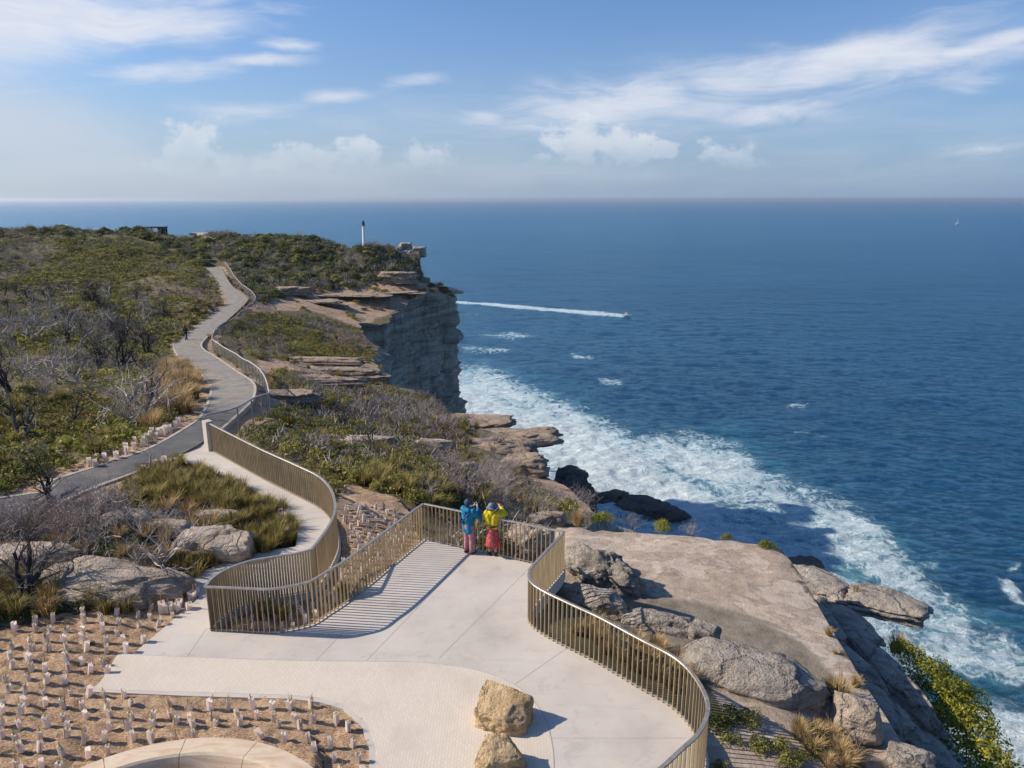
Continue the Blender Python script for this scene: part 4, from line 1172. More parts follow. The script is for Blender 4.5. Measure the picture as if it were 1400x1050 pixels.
# ledges over the surf, mid distance
rock('upper thin sandstone ledge sticking out over white water', 656, 584, -9.7, (3.4, 1.8, .42), -4, 41, ROCK_BROWN, 'rock_ledge', sub=5, p=8, amp=.10, strata=.13, sink=.1, taper=(.05, 0))
rock('long pointed sandstone ledge reaching farthest over white water', 710, 604, -9.6, (3.0, 1.8, .48), 6, 42, ROCK_BROWN, 'rock_ledge', sub=5, p=6, amp=.11, strata=.14, sink=.1, taper=(.06, 0))
rock('thick layered ledge below the pointed one', 676, 622, -8.6, (2.6, 1.7, .60), -8, 43, ROCK_BROWN, 'rock_ledge', sub=5, p=7, amp=.12, strata=.14, sink=.2)
rock('lowest brown ledge with a blunt overhanging end', 716, 650, -8.0, (1.8, 1.2, .7), 4, 44, ROCK_BROWN, 'rock_ledge', sub=5, p=8, amp=.12, strata=.13, sink=.2, under=.2)
rock('dark shaded cliff shoulder above the surf', 776, 708, -13.6, (1.9, 2.6, 2.2), -25, 45, ROCK_DARK, 'cliff_shoulder', sub=5, p=4, amp=.18, strata=.10, sink=.4)  # dark stone colour stands in for the shade on this shoulder
rock('small pale rock in the twiggy scrub above the visitors', 640, 646, gz(640, 650), (.75, .4, .35), 8, 46, ROCK_TAN, sub=4)
rock('white weathered slab across the heath slope', 497, 607, gz(497, 610), (1.9, .6, .28), 2, 47, ROCK_TAN, 'flat_rock', sub=4, p=3, amp=.14, strata=.05)
rock('short pale slab right of the white one on the slope', 590, 612, gz(590, 616), (1.6, .6, .35), -4, 48, ROCK_TAN, 'flat_rock', sub=4, p=3, amp=.14, strata=.05)
rock('pale rock by the seaward end of the visitors fence', 752, 714, gz(752, 716), (.8, .4, .28), 0, 49, ROCK_TAN, sub=4)
for i, (x, y, a, b, c, lab) in enumerate([(430, 497, 6.5, 1.0, .5, 'uppermost long sandstone step on the slope beside the mesh fence'), (455, 510, 5.2, .9, .45, 'middle long sandstone step near the cliff top'), (415, 525, 5.6, 1.0, .5, 'lowest long sandstone step above the green scrub'),
                                          (500, 521, 3.0, .9, .5, 'short stone step at the very edge of the bluff'), (390, 545, 2.2, .8, .4, 'bare pink slab just right of the mesh fence corner')]):
    rock(lab, x, y, gz(x, y), (a, b, c), -3 + i * 2, 60 + i, ROCK_BROWN, 'rock_step', sub=5, p=7, amp=.12, strata=.14, sink=.55)
# headland and stack
rock('capping ledge at the tip of the flat headland', 611, 401, -11.4, (4.2, 2.2, .6), 4, 71, ROCK_TAN, 'rock_ledge', sub=4, p=4, amp=.12, strata=.1, sink=.2)
rock('square block crowning the far cliff stack', 553, 340, -1.4, (1.7, 1.8, .9), 5, 72, ROCK_GREY, 'rock_stack', sub=5, p=14, amp=.06, cuts=2, strata=.10, sink=.5)
rock('split ledge on the seaward side of the far stack', 569, 350, -4.0, (2.4, 2.0, 1.4), -5, 73, ROCK_GREY, 'rock_stack', sub=5, p=12, amp=.07, cuts=3, strata=.10, sink=.35)
rock('dark fallen block on the flat headland', 402, 402, gz(402, 402), (3.2, 1.6, .9), 12, 74, ROCK_BROWN, 'boulder', sub=5, p=9, amp=.12, cuts=6, strata=.12)
rock('grey cliff block behind the flat headland', 545, 386, gz(545, 386), (4.0, 2.0, 1.3), -6, 75, ROCK_BROWN, 'boulder', sub=5, p=14, amp=.08, cuts=4, strata=.12, sink=.3)
for i, (x, y, w) in enumerate([(430, 412, 5), (480, 404, 6.5), (545, 400, 5)]):
    rock(['long pale shelf', 'broad cracked shelf', 'thin stepped shelf', 'pink tinted shelf', 'short broken shelf', 'narrow weathered shelf'][i] + ' on the flat bare headland ' + ['nearest the fence', 'near its middle', 'near the back scrub', 'toward its near rim', 'toward the sea', 'above the shaded cliff'][i],
         x, y, gz(x, y), (w * 1.1, 2.6, .26), 3 * i - 6, 80 + i, ROCK_BROWN, 'rock_shelf', sub=5, p=7, amp=.16, strata=.16, sink=.75)
# rocks awash
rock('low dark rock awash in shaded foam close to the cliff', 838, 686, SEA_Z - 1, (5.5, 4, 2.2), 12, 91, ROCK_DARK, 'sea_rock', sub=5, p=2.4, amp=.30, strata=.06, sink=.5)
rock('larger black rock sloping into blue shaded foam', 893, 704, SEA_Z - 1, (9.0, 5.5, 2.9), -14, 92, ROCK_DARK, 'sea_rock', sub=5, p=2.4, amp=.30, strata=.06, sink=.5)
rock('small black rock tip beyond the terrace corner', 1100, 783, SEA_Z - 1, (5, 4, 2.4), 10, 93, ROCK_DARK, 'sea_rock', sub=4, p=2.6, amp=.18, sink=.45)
# ================================================================ plants
def mat_leaf(name, dark, mid, light, rough=.65):
    m, t = material(name)
    ti = t.attr('tint'); rn = t.rand()
    n = t.noise(t.pos(), .22, 3, .5)
    f = t.math('ADD', t.math('MULTIPLY', ti, .62), t.math('ADD', t.math('MULTIPLY', rn, .22), t.math('MULTIPLY', t.math('SUBTRACT', n, .42), .8)))
    c = t.ramp(f, [(.12, dark), (.45, mid), (.85, light)])
    d = t.principled(c, rough, None, spec=.18)
    tr = t.n('ShaderNodeBsdfTranslucent'); t.put(tr, 'Color', c)
    mx = t.n('ShaderNodeMixShader', ins={0: .3}); t.put(mx, 1, d); t.put(mx, 2, tr.outputs[0])
    t.out(mx.outputs[0]); return m
def mat_wood(name, dark, mid, light):
    m, t = material(name)
    p = t.objco(); n = t.noise(t.map(p, (3, 3, .8)), 2.0, 5, .6); hgt = t.n('ShaderNodeSeparateXYZ', ins={0: p}).outputs[2]
    f = t.math('ADD', n, t.math('MULTIPLY', t.math('SUBTRACT', t.rand(), .5), .35))
    t.out(t.principled(t.ramp(f, [(.25, dark), (.5, mid), (.75, light)]), .85, None, spec=.2)); return m
LEAF_GREEN = mat_leaf('heath_leaf_green', (.080, .085, .020), (.240, .222, .054), (.43, .375, .125))
LEAF_DARK = mat_leaf('heath_leaf_dark', (.042, .055, .020), (.125, .14, .048), (.25, .245, .09))
LEAF_LIME = mat_leaf('heath_leaf_lime', (.09, .105, .014), (.22, .235, .030), (.40, .38, .065))
LEAF_RUST = mat_leaf('heath_leaf_rust', (.09, .062, .022), (.235, .155, .056), (.42, .29, .115))
LEAF_GREY = mat_leaf('heath_leaf_grey', (.085, .08, .06), (.19, .175, .125), (.33, .295, .22))
GRASS_OLIVE = mat_leaf('grass_olive', (.095, .085, .024), (.27, .215, .065), (.48, .375, .135))
GRASS_GOLD = mat_leaf('grass_gold', (.18, .115, .048), (.42, .28, .125), (.62, .45, .23))
WOOD_GREY = mat_wood('dead_wood_grey', (.17, .14, .12), (.37, .315, .275), (.57, .50, .44))
WOOD_BLACK = mat_wood('charred_wood', (.016, .015, .015), (.048, .043, .041), (.17, .15, .14))
WOOD_PINK = mat_wood('dead_twigs_pinkish', (.17, .13, .12), (.34, .27, .25), (.50, .415, .385))
WOOD_BROWN = mat_wood('living_stem', (.04, .03, .022), (.09, .07, .05), (.16, .13, .1))

def leaves(P, N, size, rng, ratio=.45, tint=None):
    """diamond leaves at points P facing N"""
    n = len(P)
    a = rng.normal(size=(n, 3)); a -= (a * N).sum(1)[:, None] * N; a /= np.linalg.norm(a, axis=1)[:, None] + 1e-9
    b = np.cross(N, a)
    s = size * rng.uniform(.6, 1.3, n)[:, None]
    V = np.stack([P - a * s, P + b * s * ratio, P + a * s, P - b * s * ratio], 1)
    F = np.arange(n * 4, dtype=np.int32).reshape(n, 4)
    t = rng.random(n) if tint is None else tint
    return V.reshape(-1, 3), F, np.repeat(t, 4)
def bush_arr(seed, R_=1.0, hgt=.8, n=700, lsize=.07, lobes=9, flat=.0):
    rng = np.random.default_rng(seed)
    P = []; N = []; T = []
    for k in range(lobes):
        an = rng.uniform(0, 2 * math.pi); rr = rng.uniform(0, .68) ** .8 * R_
        lr = rng.uniform(.26, .5) * R_
        top = hgt * (1 - (rr / R_) ** 2 * .75) * rng.uniform(.75, 1.1)
        c = np.array((math.cos(an) * rr, math.sin(an) * rr, max(top - lr * .75, lr * .25)))
        m = int(n / lobes)
        d = rng.normal(size=(m, 3)); d[:, 2] = np.abs(d[:, 2]) * .9 - .15; d /= np.linalg.norm(d, axis=1)[:, None]
        rad = lr * rng.uniform(.45, 1.08, m) ** .6
        pts = c + d * rad[:, None] * np.array((1, 1, hgt / R_ * 1.05))
        P.append(pts); N.append(d + rng.normal(size=(m, 3)) * .75); T.append(np.clip(rng.normal(.5, .22, m) + rng.uniform(-.18, .18), 0, 1))
    P = np.vstack(P); N = np.vstack(N); T = np.concatenate(T); N /= np.linalg.norm(N, axis=1)[:, None]
    P[:, 2] = np.maximum(P[:, 2], .02)
    return leaves(P, N, lsize, rng, tint=T)
def branch_mesh(mb, p, d, L, r, depth, rng, up=.12, crook=.35, spread=.75, kids=(2, 4), tips=None, sides=4):
    pts = [Vector(p)]; rad = [r]; n = 4 if depth > 1 else 3
    q_ = Vector(p); dd = Vector(d).normalized()
    for i in range(n):
        dd = (dd + Vector(rng.normal(size=3)) * crook * .45 + Vector((0, 0, up))).normalized()
        q_ = q_ + dd * L / n; pts.append(q_.copy()); rad.append(r * (1 - .6 * (i + 1) / n))
    mb.tube(pts, rad, sides if depth > 1 else 3, caps=False)
    if depth <= 0: return
    k = int(rng.integers(kids[0], kids[1] + 1))
    for j in range(k):
        i = int(rng.integers(1, n + 1)) if j < k - 1 else n
        nd = (pts[i] - pts[i - 1]).normalized() + Vector(rng.normal(size=3)) * spread
        branch_mesh(mb, pts[i], nd, L * rng.uniform(.55, .85), max(rad[i] * rng.uniform(.6, .85), .0035), depth - 1, rng, up, crook, spread, kids, tips, sides)
def twig_shrub(seed, hgt, mat, stems=9, depth=3, r=.018, spread=.8, up=.1, name='dead_shrub', kids=(2, 4)):
    rng = np.random.default_rng(seed); mb = MB()
    for s in range(stems):
        an = rng.uniform(0, 6.283); sp = rng.uniform(.2, 1.1)
        branch_mesh(mb, (math.cos(an) * .08, math.sin(an) * .08, -.03), (math.cos(an) * sp, math.sin(an) * sp, 1), hgt * .42, r, depth, rng, up, .4, spread, kids)
    return mb.mesh(name, mat)
def dead_tree_parts(seed, hgt, mat, r=.07, depth=4, lean=.3, spread=.8):
    rng = np.random.default_rng(seed); tr = MB(); br = MB()
    stems = int(rng.integers(1, 4))
    for s in range(stems):
        an = rng.uniform(0, 6.283); d = Vector((math.cos(an) * lean, math.sin(an) * lean, 1)).normalized()
        q_ = Vector((0, 0, -.1)); pts = [q_.copy()]; rad = [r]
        for i in range(5):
            d = (d + Vector(rng.normal(size=3)) * .28 + Vector((0, 0, .05))).normalized(); q_ = q_ + d * hgt * .11; pts.append(q_.copy()); rad.append(r * (1 - .09 * (i + 1)))
        tr.tube(pts, rad, 6)
        for k in range(5):
            i = 2 + k % 4; nd = d + Vector(rng.normal(size=3)) * spread; nd.z = abs(nd.z) * .7 + .15
            branch_mesh(br, pts[min(i, 5)], nd, hgt * rng.uniform(.26, .42), rad[min(i, 5)] * .62, depth - 2, rng, .06, .5, spread * .95, (3, 4))
    return tr.mesh('trunk', mat), br.mesh('branches', mat)
def tuft_arr(seed, hgt=.5, n=170, rad=.10, spread=.55, w=.010):
    rng = np.random.default_rng(seed); V = []; F = []; T = []
    for i in range(n):
        an = rng.uniform(0, 6.283); r0 = rad * math.sqrt(rng.random()); L = hgt * rng.uniform(.55, 1.1); o = spread * rng.uniform(.1, 1)
        b = np.array((math.cos(an) * r0, math.sin(an) * r0, -.02)); dr = np.array((math.cos(an + rng.normal() * .4), math.sin(an + rng.normal() * .4), 0))
        sd_ = np.array((-dr[1], dr[0], 0)) * w * rng.uniform(.7, 1.3)
        p1 = b + dr * L * o * .35 + np.array((0, 0, L * .62)); p2 = b + dr * L * o + np.array((0, 0, L * (1 - .35 * o)))
        k = len(V); V += [b - sd_, b + sd_, p1 + sd_ * .8, p1 - sd_ * .8, p2 + sd_ * .15, p2 - sd_ * .15]
        F += [(k, k + 1, k + 2, k + 3), (k + 3, k + 2, k + 4, k + 5)]; T += [rng.random()] * 6
    return np.array(V), np.array(F, np.int32), np.array(T)

def bush_mesh(name, mat, *a, **k):
    V, F, T = bush_arr(*a, **k); return mesh_from(name, V, F, mat, attrs={'tint': T})
def tuft_mesh(name, mat, *a, **k):
    V, F, T = tuft_arr(*a, **k); return mesh_from(name, V, F, mat, attrs={'tint': T})

def place_ok(x, y, margin=.3):
    pd, _ = path_dist(x, y)
    return (pd > margin) & (sdf(x, y, SLAB2) > margin) & inpoly(x, y, COAST) & (in_terr(x, y) > .1) & (sdf(x, y, PLANTER) > .15) & (sdf(x, y, BED1) > .05)
def region(poly, n, seed, margin=.35, mind=0.0, fade=None):
    """n plan positions whose ground shows inside a picture outline"""
    rng = np.random.default_rng(seed)
    P = np.array(poly, float); got = []
    x0, y0 = P.min(0); x1, y1 = P.max(0)
    gp = ground_at(np.r_[P[:, 0], np.linspace(x0, x1, 9)], np.r_[P[:, 1], np.full(9, y0)])
    bx0, bx1, by0, by1 = gp[:, 0].min() - 3, gp[:, 0].max() + 3, gp[:, 1].min() - 2, gp[:, 1].max() + 2
    tries = 0
    while len(got) < n and tries < 60:
        tries += 1
        q_ = rng.uniform((bx0, by0), (bx1, by1), (max(400, n * 3), 2))
        z = base_h(q_[:, 0], q_[:, 1]); px, py, f = proj(np.column_stack([q_, z]))
        m = inpoly(px, py, poly) & place_ok(q_[:, 0], q_[:, 1], margin)
        if fade is not None: m &= rng.random(len(q_)) < fade(q_[:, 0], q_[:, 1])
        for p in q_[m]:
            if mind and got and np.min(np.hypot(*(np.array(got) - p).T)) < mind: continue
            got.append(p)
            if len(got) >= n: break
    got = np.array(got).reshape(-1, 2)
    return np.column_stack([got, H(got[:, 0], got[:, 1])]) if len(got) else np.zeros((0, 3))

# ---- continuous undergrowth that nobody could count
def mass(name, label, cat, pts, variants, mats, scale, seed, sink=0.0):
    """one mesh per material: thousands of sprigs joined"""
    rng = np.random.default_rng(seed)
    VV, FF, TT = [], [], []; b = 0
    var = rng.integers(0, len(variants), len(pts)); an = rng.uniform(0, 6.283, len(pts)); sc = rng.uniform(*scale, len(pts)); tt = rng.uniform(-.3, .3, len(pts))
    for k, (V, F, T) in enumerate(variants):
        i = np.where(var == k)[0]
        if not len(i): continue
        c, s = np.cos(an[i])[:, None], np.sin(an[i])[:, None]
        if callable(getattr(sc, '__call__', None)): pass
        X = V[None, :, 0] * c - V[None, :, 1] * s; Y = V[None, :, 0] * s + V[None, :, 1] * c
        S = sc[i][:, None]
        W = np.stack([X * S + pts[i, 0][:, None], Y * S + pts[i, 1][:, None], V[None, :, 2] * S + pts[i, 2][:, None] - sink], -1)
        m = len(V)
        VV.append(W.reshape(-1, 3)); FF.append((F[None] + (np.arange(len(i)) * m)[:, None, None] + b).reshape(-1, F.shape[1]))
        TT.append((np.clip(T[None] * .8 + tt[i][:, None] + .1, 0, 1)).ravel()); b += len(i) * m
    o = obj(name, np.vstack(VV), np.vstack(FF).astype(np.int32), mats, attrs={'tint': np.concatenate(TT)})
    return tag(o, label, cat, kind='stuff')
def sprig_variants(n, leaves_n, rad, hgt, ls, seed):
    return [bush_arr(seed + i, rad, hgt, leaves_n, ls, 4) for i in range(n)]
def twig_variants(n, seed, hgt, stems):
    out = []
    for i in range(n):
        rng = np.random.default_rng(seed + i); V = []; F = []
        for s in range(stems):
            p = np.r_[rng.normal(size=2) * hgt * .35, 0]; 
            for j in range(3):
                d = rng.normal(size=3) * .6; d[2] = abs(d[2]) + .35; d /= np.linalg.norm(d)
                L = hgt * rng.uniform(.25, .5); e = np.cross(d, rng.normal(size=3)); e = e / np.linalg.norm(e) * hgt * .016
                k = len(V); q_ = p + d * L; V += [p - e, p + e, q_ + e * .5, q_ - e * .5]; F.append((k, k + 1, k + 2, k + 3)); p = p + d * L * rng.uniform(.5, 1)
        out.append((np.array(V), np.array(F, np.int32), rng.random(len(V))))
    return out
def mat_twig():
    m, t = material('dry_twig_litter'); ti = t.attr('tint')
    t.out(t.principled(t.ramp(ti, [(.1, (.15, .125, .115)), (.5, (.31, .265, .245)), (.9, (.48, .42, .39))]), .9, None, spec=.1)); return m
M_TWIG = mat_twig()
clump = lambda sc_, lo, hi, sd_: (lambda x, y: sstep(lo, hi, fbm(x * sc_, y * sc_, 0, 3, sd_)) * .96 + .04)

HEATH = [(-330, 335), (60, 330), (180, 325), (290, 362), (302, 410), (272, 440), (243, 475), (262, 505), (288, 530), (278, 562), (205, 612), (110, 644), (0, 680), (-140, 712), (-330, 745)]
SLOPE = [(350, 405), (392, 400), (345, 430), (430, 430), (488, 446), (492, 460), (522, 492), (525, 530), (600, 552), (640, 580), (640, 640), (700, 650), (800, 700), (770, 716), (735, 770), (585, 745), (570, 705), (500, 690), (452, 676), (430, 645), (330, 600), (372, 560), (372, 500), (300, 458)]
RIDGE = [(-330, 306), (0, 309), (120, 306), (230, 306), (330, 316), (450, 322), (545, 336), (572, 350), (575, 380), (480, 388), (400, 402), (350, 408), (345, 398), (312, 360), (180, 322), (60, 328), (-330, 333)]
FORE = [(-140, 700), (0, 712), (60, 700), (160, 662), (240, 630), (300, 652), (350, 675), (385, 692), (404, 725), (402, 742), (330, 770), (282, 800), (258, 806), (200, 820), (110, 838), (30, 852), (-60, 862), (-140, 862)]
spr_n = sprig_variants(5, 46, .34, .30, .055, 100)
spr_f = sprig_variants(5, 44, .8, .6, .15, 120)
spr_r = sprig_variants(5, 50, 1.3, 1.0, .26, 140)
tw_n = twig_variants(5, 160, .5, 12); tw_f = twig_variants(5, 170, 1.1, 16)
p1 = region(HEATH, 10500, 1, .25, fade=clump(.10, -.55, .1, 3)); 
nearh = p1[:, 1] < 70
mass('heath_undergrowth', 'low green heath covering the ground left of the asphalt path', 'heath', p1[nearh], spr_n, LEAF_GREEN, (1.0, 2.3), 5)
mass('far_heath_undergrowth', 'green heath in the middle distance left of the path', 'heath', p1[~nearh], spr_f, LEAF_GREEN, (.7, 1.3), 6)
p1 = region(HEATH, 2200, 13, .3, fade=clump(.11, -.05, .35, 57))
mass('lime_undergrowth', 'bright yellow green plants in patches through the left heath', 'heath', p1, spr_n, LEAF_LIME, (.9, 2.0), 17)
p1 = region(HEATH, 4200, 11, .3, fade=clump(.13, -.1, .5, 7)); nearh = p1[:, 1] < 70
mass('rusty_undergrowth', 'rust brown low plants scattered through the left heath', 'heath', p1, spr_n, LEAF_RUST, (.9, 1.8), 15)
p1 = region(HEATH, 5000, 12, .3, fade=clump(.085, -.1, .3, 17))
mass('dead_undergrowth', 'dry grey twigs lying through the left heath', 'dead twigs', p1, tw_n, M_TWIG, (.9, 2.4), 16)
RIDGE_R = [(310, 314), (450, 320), (545, 333), (574, 348), (577, 384), (480, 390), (400, 404), (350, 410), (345, 398), (305, 358)]
p1 = np.vstack([region(RIDGE, 3600, 21, .4), region(RIDGE_R, 1700, 23, .4)])
mass('ridge_scrub', 'dense olive scrub covering the far ridge', 'scrub', p1[::2], spr_r, LEAF_DARK, (.45, .95), 25)
mass('ridge_heath', 'paler grey green scrub mixed over the far ridge', 'scrub', p1[1::2], spr_r, LEAF_GREY, (.4, .85), 26)
p1 = region(RIDGE, 1500, 22, .4, fade=clump(.05, -.1, .3, 27))
mass('ridge_dead_twigs', 'grey leafless twigs over the far ridge', 'dead twigs', p1, tw_f, M_TWIG, (.8, 1.8), 28)
p1 = region(SLOPE, 4800, 31, .25, fade=clump(.16, -.35, .25, 33))
m_ = zone_rock(p1[:, 0], p1[:, 1], p1[:, 2]) < RNG.uniform(.25, .9, len(p1))
mass('slope_undergrowth', 'green low scrub on the slope between fence and cliff', 'scrub', p1[m_], spr_n, LEAF_GREEN, (.8, 1.9), 35)
p1 = region(SLOPE, 1500, 36, .3, fade=clump(.2, -.1, .4, 39))
m_ = zone_rock(p1[:, 0], p1[:, 1], p1[:, 2]) < RNG.uniform(.2, .8, len(p1))
mass('slope_rusty_growth', 'rust and tan low plants on the slope between fence and cliff', 'scrub', p1[m_], spr_n, LEAF_RUST, (.8, 1.6), 39)
p1 = region(SLOPE, 1500, 32, .3, fade=clump(.14, -.15, .3, 37))
m_ = zone_rock(p1[:, 0], p1[:, 1], p1[:, 2]) < RNG.uniform(.2, .8, len(p1))
mass('slope_dead_twigs', 'dry pinkish grey twigs on the slope between fence and cliff', 'dead twigs', p1[m_], tw_n, M_TWIG, (.9, 2.2), 38)
p1 = region(FORE, 2200, 41, .2, fade=clump(.3, -.4, .2, 43))
m_ = zone_rock(p1[:, 0], p1[:, 1], p1[:, 2]) < RNG.uniform(.2, .6, len(p1))
mass('foreground_undergrowth', 'olive ground plants around the boulders below the asphalt path', 'heath', p1[m_], spr_n, LEAF_DARK, (.5, 1.0), 45)
p1 = region(FORE, 380, 42, .2)
m_ = zone_rock(p1[:, 0], p1[:, 1], p1[:, 2]) < RNG.uniform(.3, .8, len(p1))
mass('foreground_twigs', 'grey dry twigs around the boulders below the asphalt path', 'dead twigs', p1[m_], tw_n, M_TWIG, (.4, 1.0), 46)

# ---- single plants
def plant_thing(name, parts, label, cat, group):
    if len(parts) == 1: o = link(name, parts[0][1])
    else:
        o = empty(name, (0, 0, 0)); CHILD[o.name] = [link(n, m, o) for n, m in parts]
    return tag(o, label, cat, group)
class Kind:
    def __init__(s, name, cat, variants): s.name, s.cat, s.var = name, cat, variants
    def put(s, pts, seed, scale, label, group=None, sink=.02, first=None):
        rng = np.random.default_rng(seed)
        protos = {}
        for i, p in enumerate(pts):
            k = int(rng.integers(0, len(s.var)))
            sc = float(rng.uniform(*scale)); rz = float(rng.uniform(0, 6.283))
            loc = (float(p[0]), float(p[1]), float(p[2]) - sink * sc)
            if k not in protos:
                o = plant_thing(s.name, s.var[k], label, s.cat, group)
                o.location = loc; o.rotation_euler = (0, 0, rz); o.scale = (sc * rng.uniform(.9, 1.15), sc * rng.uniform(.9, 1.15), sc)
                protos[k] = o
            else:
                duplicate(protos[k], loc, rz, (sc * rng.uniform(.9, 1.15), sc * rng.uniform(.9, 1.15), sc), label, group)
def bushes(mat, seed, n=4, R_=1.0, hgt=.8, leaves_n=900, ls=.075, lobes=11, stem=True):
    out = []
    for i in range(n):
        fo = bush_mesh('foliage', mat, seed + i, R_, hgt, leaves_n, ls, lobes)
        if stem: out.append([('foliage', fo), ('stems', twig_shrub(seed + i + 50, hgt * .9, WOOD_BROWN, 6, 1, .02, .7, name='stems', kids=(2, 3)))])
        else: out.append([('foliage', fo)])
    return out
K_GREEN = Kind('heath_shrub', 'shrub', bushes(LEAF_GREEN, 200)); K_DARK = Kind('heath_shrub', 'shrub', bushes(LEAF_DARK, 210)); K_LIME = Kind('heath_shrub', 'shrub', bushes(LEAF_LIME, 220, 3)); K_RUST = Kind('heath_shrub', 'shrub', bushes(LEAF_RUST, 230, 3))
K_BIGD = Kind('ridge_shrub', 'shrub', bushes(LEAF_DARK, 240, 4, 2.0, 1.5, 950, .20, 12, False)); K_BIGG = Kind('ridge_shrub', 'shrub', bushes(LEAF_GREEN, 250, 4, 2.0, 1.4, 950, .20, 12, False)); K_BIGL = Kind('ridge_shrub', 'shrub', bushes(LEAF_LIME, 260, 2, 2.0, 1.3, 900, .20, 12, False))
K_GREY = Kind('dead_shrub', 'dead shrub', [[('twigs', twig_shrub(300 + i, 1.0, WOOD_GREY, 10, 3, .014, .8))] for i in range(5)])
K_PINK = Kind('dead_shrub', 'dead shrub', [[('twigs', twig_shrub(320 + i, 1.0, WOOD_PINK, 11, 3, .013, .85))] for i in range(4)])
K_BIGTW = Kind('dead_shrub', 'dead shrub', [[('twigs', twig_shrub(340 + i, 2.0, WOOD_GREY, 12, 3, .03, .8))] for i in range(4)])
K_TREE = Kind('dead_tree', 'dead tree', [[(a, b) for a, b in zip(('trunk', 'branches'), dead_tree_parts(360 + i, 2.6, WOOD_BLACK if i % 2 == 0 else WOOD_GREY, .075))] for i in range(7)])
K_TUFT = Kind('grass_tuft', 'grass tuft', [[('blades', tuft_mesh('blades', GRASS_OLIVE, 380 + i, .55, 240, .13, .6, .008))] for i in range(4)])
K_GOLD = Kind('dry_grass_tuft', 'grass tuft', [[('blades', tuft_mesh('blades', GRASS_GOLD, 390 + i, .55, 240, .14, .7, .008))] for i in range(3)])

NEARH = [(-140, 540), (150, 545), (262, 560), (205, 612), (110, 644), (0, 680), (-140, 695)]
p1 = region(NEARH, 2300, 47, .2, fade=clump(.2, -.7, 0, 47))
mass('near_heath_undergrowth', 'fresh green low plants beside the near stretch of the asphalt path', 'heath', p1, spr_n, LEAF_GREEN, (.7, 1.5), 48)
K_TUFT.put(region(NEARH, 40, 58, .3, .6), 9, (1.0, 1.7), 'olive grass tuft beside the near stretch of the asphalt path', 'grass tufts by the near path')
K_GREEN.put(region(HEATH, 72, 51, .6, .9), 1, (.55, 1.05), 'low rounded green shrub growing in the heath left of the asphalt path', 'green shrubs in the left heath')
K_DARK.put(region(HEATH, 24, 52, .6, .9), 2, (.5, 1.0), 'dark green shrub growing in the heath left of the asphalt path', 'dark shrubs in the left heath')
K_LIME.put(region(HEATH, 16, 53, .6, 1.5), 3, (.4, .8), 'bright lime green shrub growing in the heath left of the asphalt path', 'lime shrubs in the left heath')
K_BIGTW.put(region([p for p in HEATH], 95, 54, .8, 1.5), 4, (.5, .9), 'grey leafless shrub standing in the heath left of the asphalt path', 'leafless shrubs in the left heath')
TREEZONE = [(-120, 400), (60, 395), (200, 405), (245, 440), (225, 480), (240, 545), (190, 600), (60, 640), (-120, 680)]
_tp = region(TREEZONE, 150, 55, .8, 1.1); _a, _b, _c = proj(_tp); _tp = _tp[~((_a > 205) & (_a < 300) & (_b > 440) & (_b < 520))]
K_TREE.put(_tp, 5, (.85, 1.7), 'burnt leafless tree with crooked grey limbs standing in the left heath', 'burnt trees in the left heath')
GOLDZ = [(222, 498), (250, 498), (285, 528), (276, 560), (225, 590), (195, 590), (205, 545)]
K_GOLD.put(region(GOLDZ, 95, 56, .1, .2), 6, (1.5, 2.6), 'tall golden dry grass clump along the inside of the path bend', 'dry grass by the path bend')
K_GOLD.put(region([(232, 440), (300, 405), (306, 420), (275, 440), (245, 462), (232, 470)], 24, 57, .05, .4), 7, (1.2, 2.0), 'golden dry grass on the path verge below the far bend', 'dry grass by the far path verge')
K_GOLD.put(region([(300, 370), (330, 392), (350, 410), (330, 436), (296, 460), (330, 490), (372, 530), (372, 565), (340, 572), (352, 540), (320, 504), (268, 470), (318, 430), (334, 408)], 45, 58, .02, .4), 8, (.8, 1.6), 'golden dry grass between the asphalt path and the mesh fence', 'dry grass below the mesh fence')
# ridge
K_BIGD.put(region(RIDGE, 80, 61, 1.0, 2.6), 11, (.6, 1.25), 'dark rounded shrub on the far ridge', 'dark shrubs on the far ridge')
K_BIGG.put(region(RIDGE, 66, 62, 1.0, 2.6), 12, (.6, 1.15), 'olive green rounded shrub on the far ridge', 'olive shrubs on the far ridge')
K_BIGR = Kind('ridge_shrub', 'shrub', bushes(LEAF_RUST, 280, 2, 2.0, 1.3, 900, .20, 12, False))
K_BIGR.put(region(RIDGE, 22, 59, 1.0, 3), 20, (.5, 1.0), 'rust brown rounded shrub on the far ridge', 'rusty shrubs on the far ridge')
K_BIGL.put(region(RIDGE, 26, 63, 1.0, 4), 13, (.5, .95), 'yellow green shrub on the far ridge', 'yellow green shrubs on the far ridge')
K_BIGTW.put(region(RIDGE, 70, 64, 1.0, 2.6), 14, (.9, 1.5), 'grey leafless shrub on the far ridge', 'leafless shrubs on the far ridge')
BACK = [(350, 372), (430, 372), (520, 358), (560, 362), (572, 384), (500, 388), (440, 396), (395, 398)]
K_BIGD.put(region(RIDGE_R, 34, 67, .5, 1.8), 17, (.6, 1.15), 'dark rounded shrub on the ridge right of the path', 'dark shrubs right of the path')
K_BIGG.put(region(RIDGE_R, 34, 68, .5, 1.8), 18, (.6, 1.1), 'olive rounded shrub on the ridge right of the path', 'olive shrubs right of the path')
K_BIGTW.put(region(RIDGE_R, 26, 69, .5, 1.8), 19, (.9, 1.4), 'grey leafless shrub on the ridge right of the path', 'leafless shrubs right of the path')
K_BIGD.put(region(BACK, 14, 65, .5, 2.2), 15, (.7, 1.2), 'dark dense bush at the back of the flat headland', 'bushes behind the flat headland')
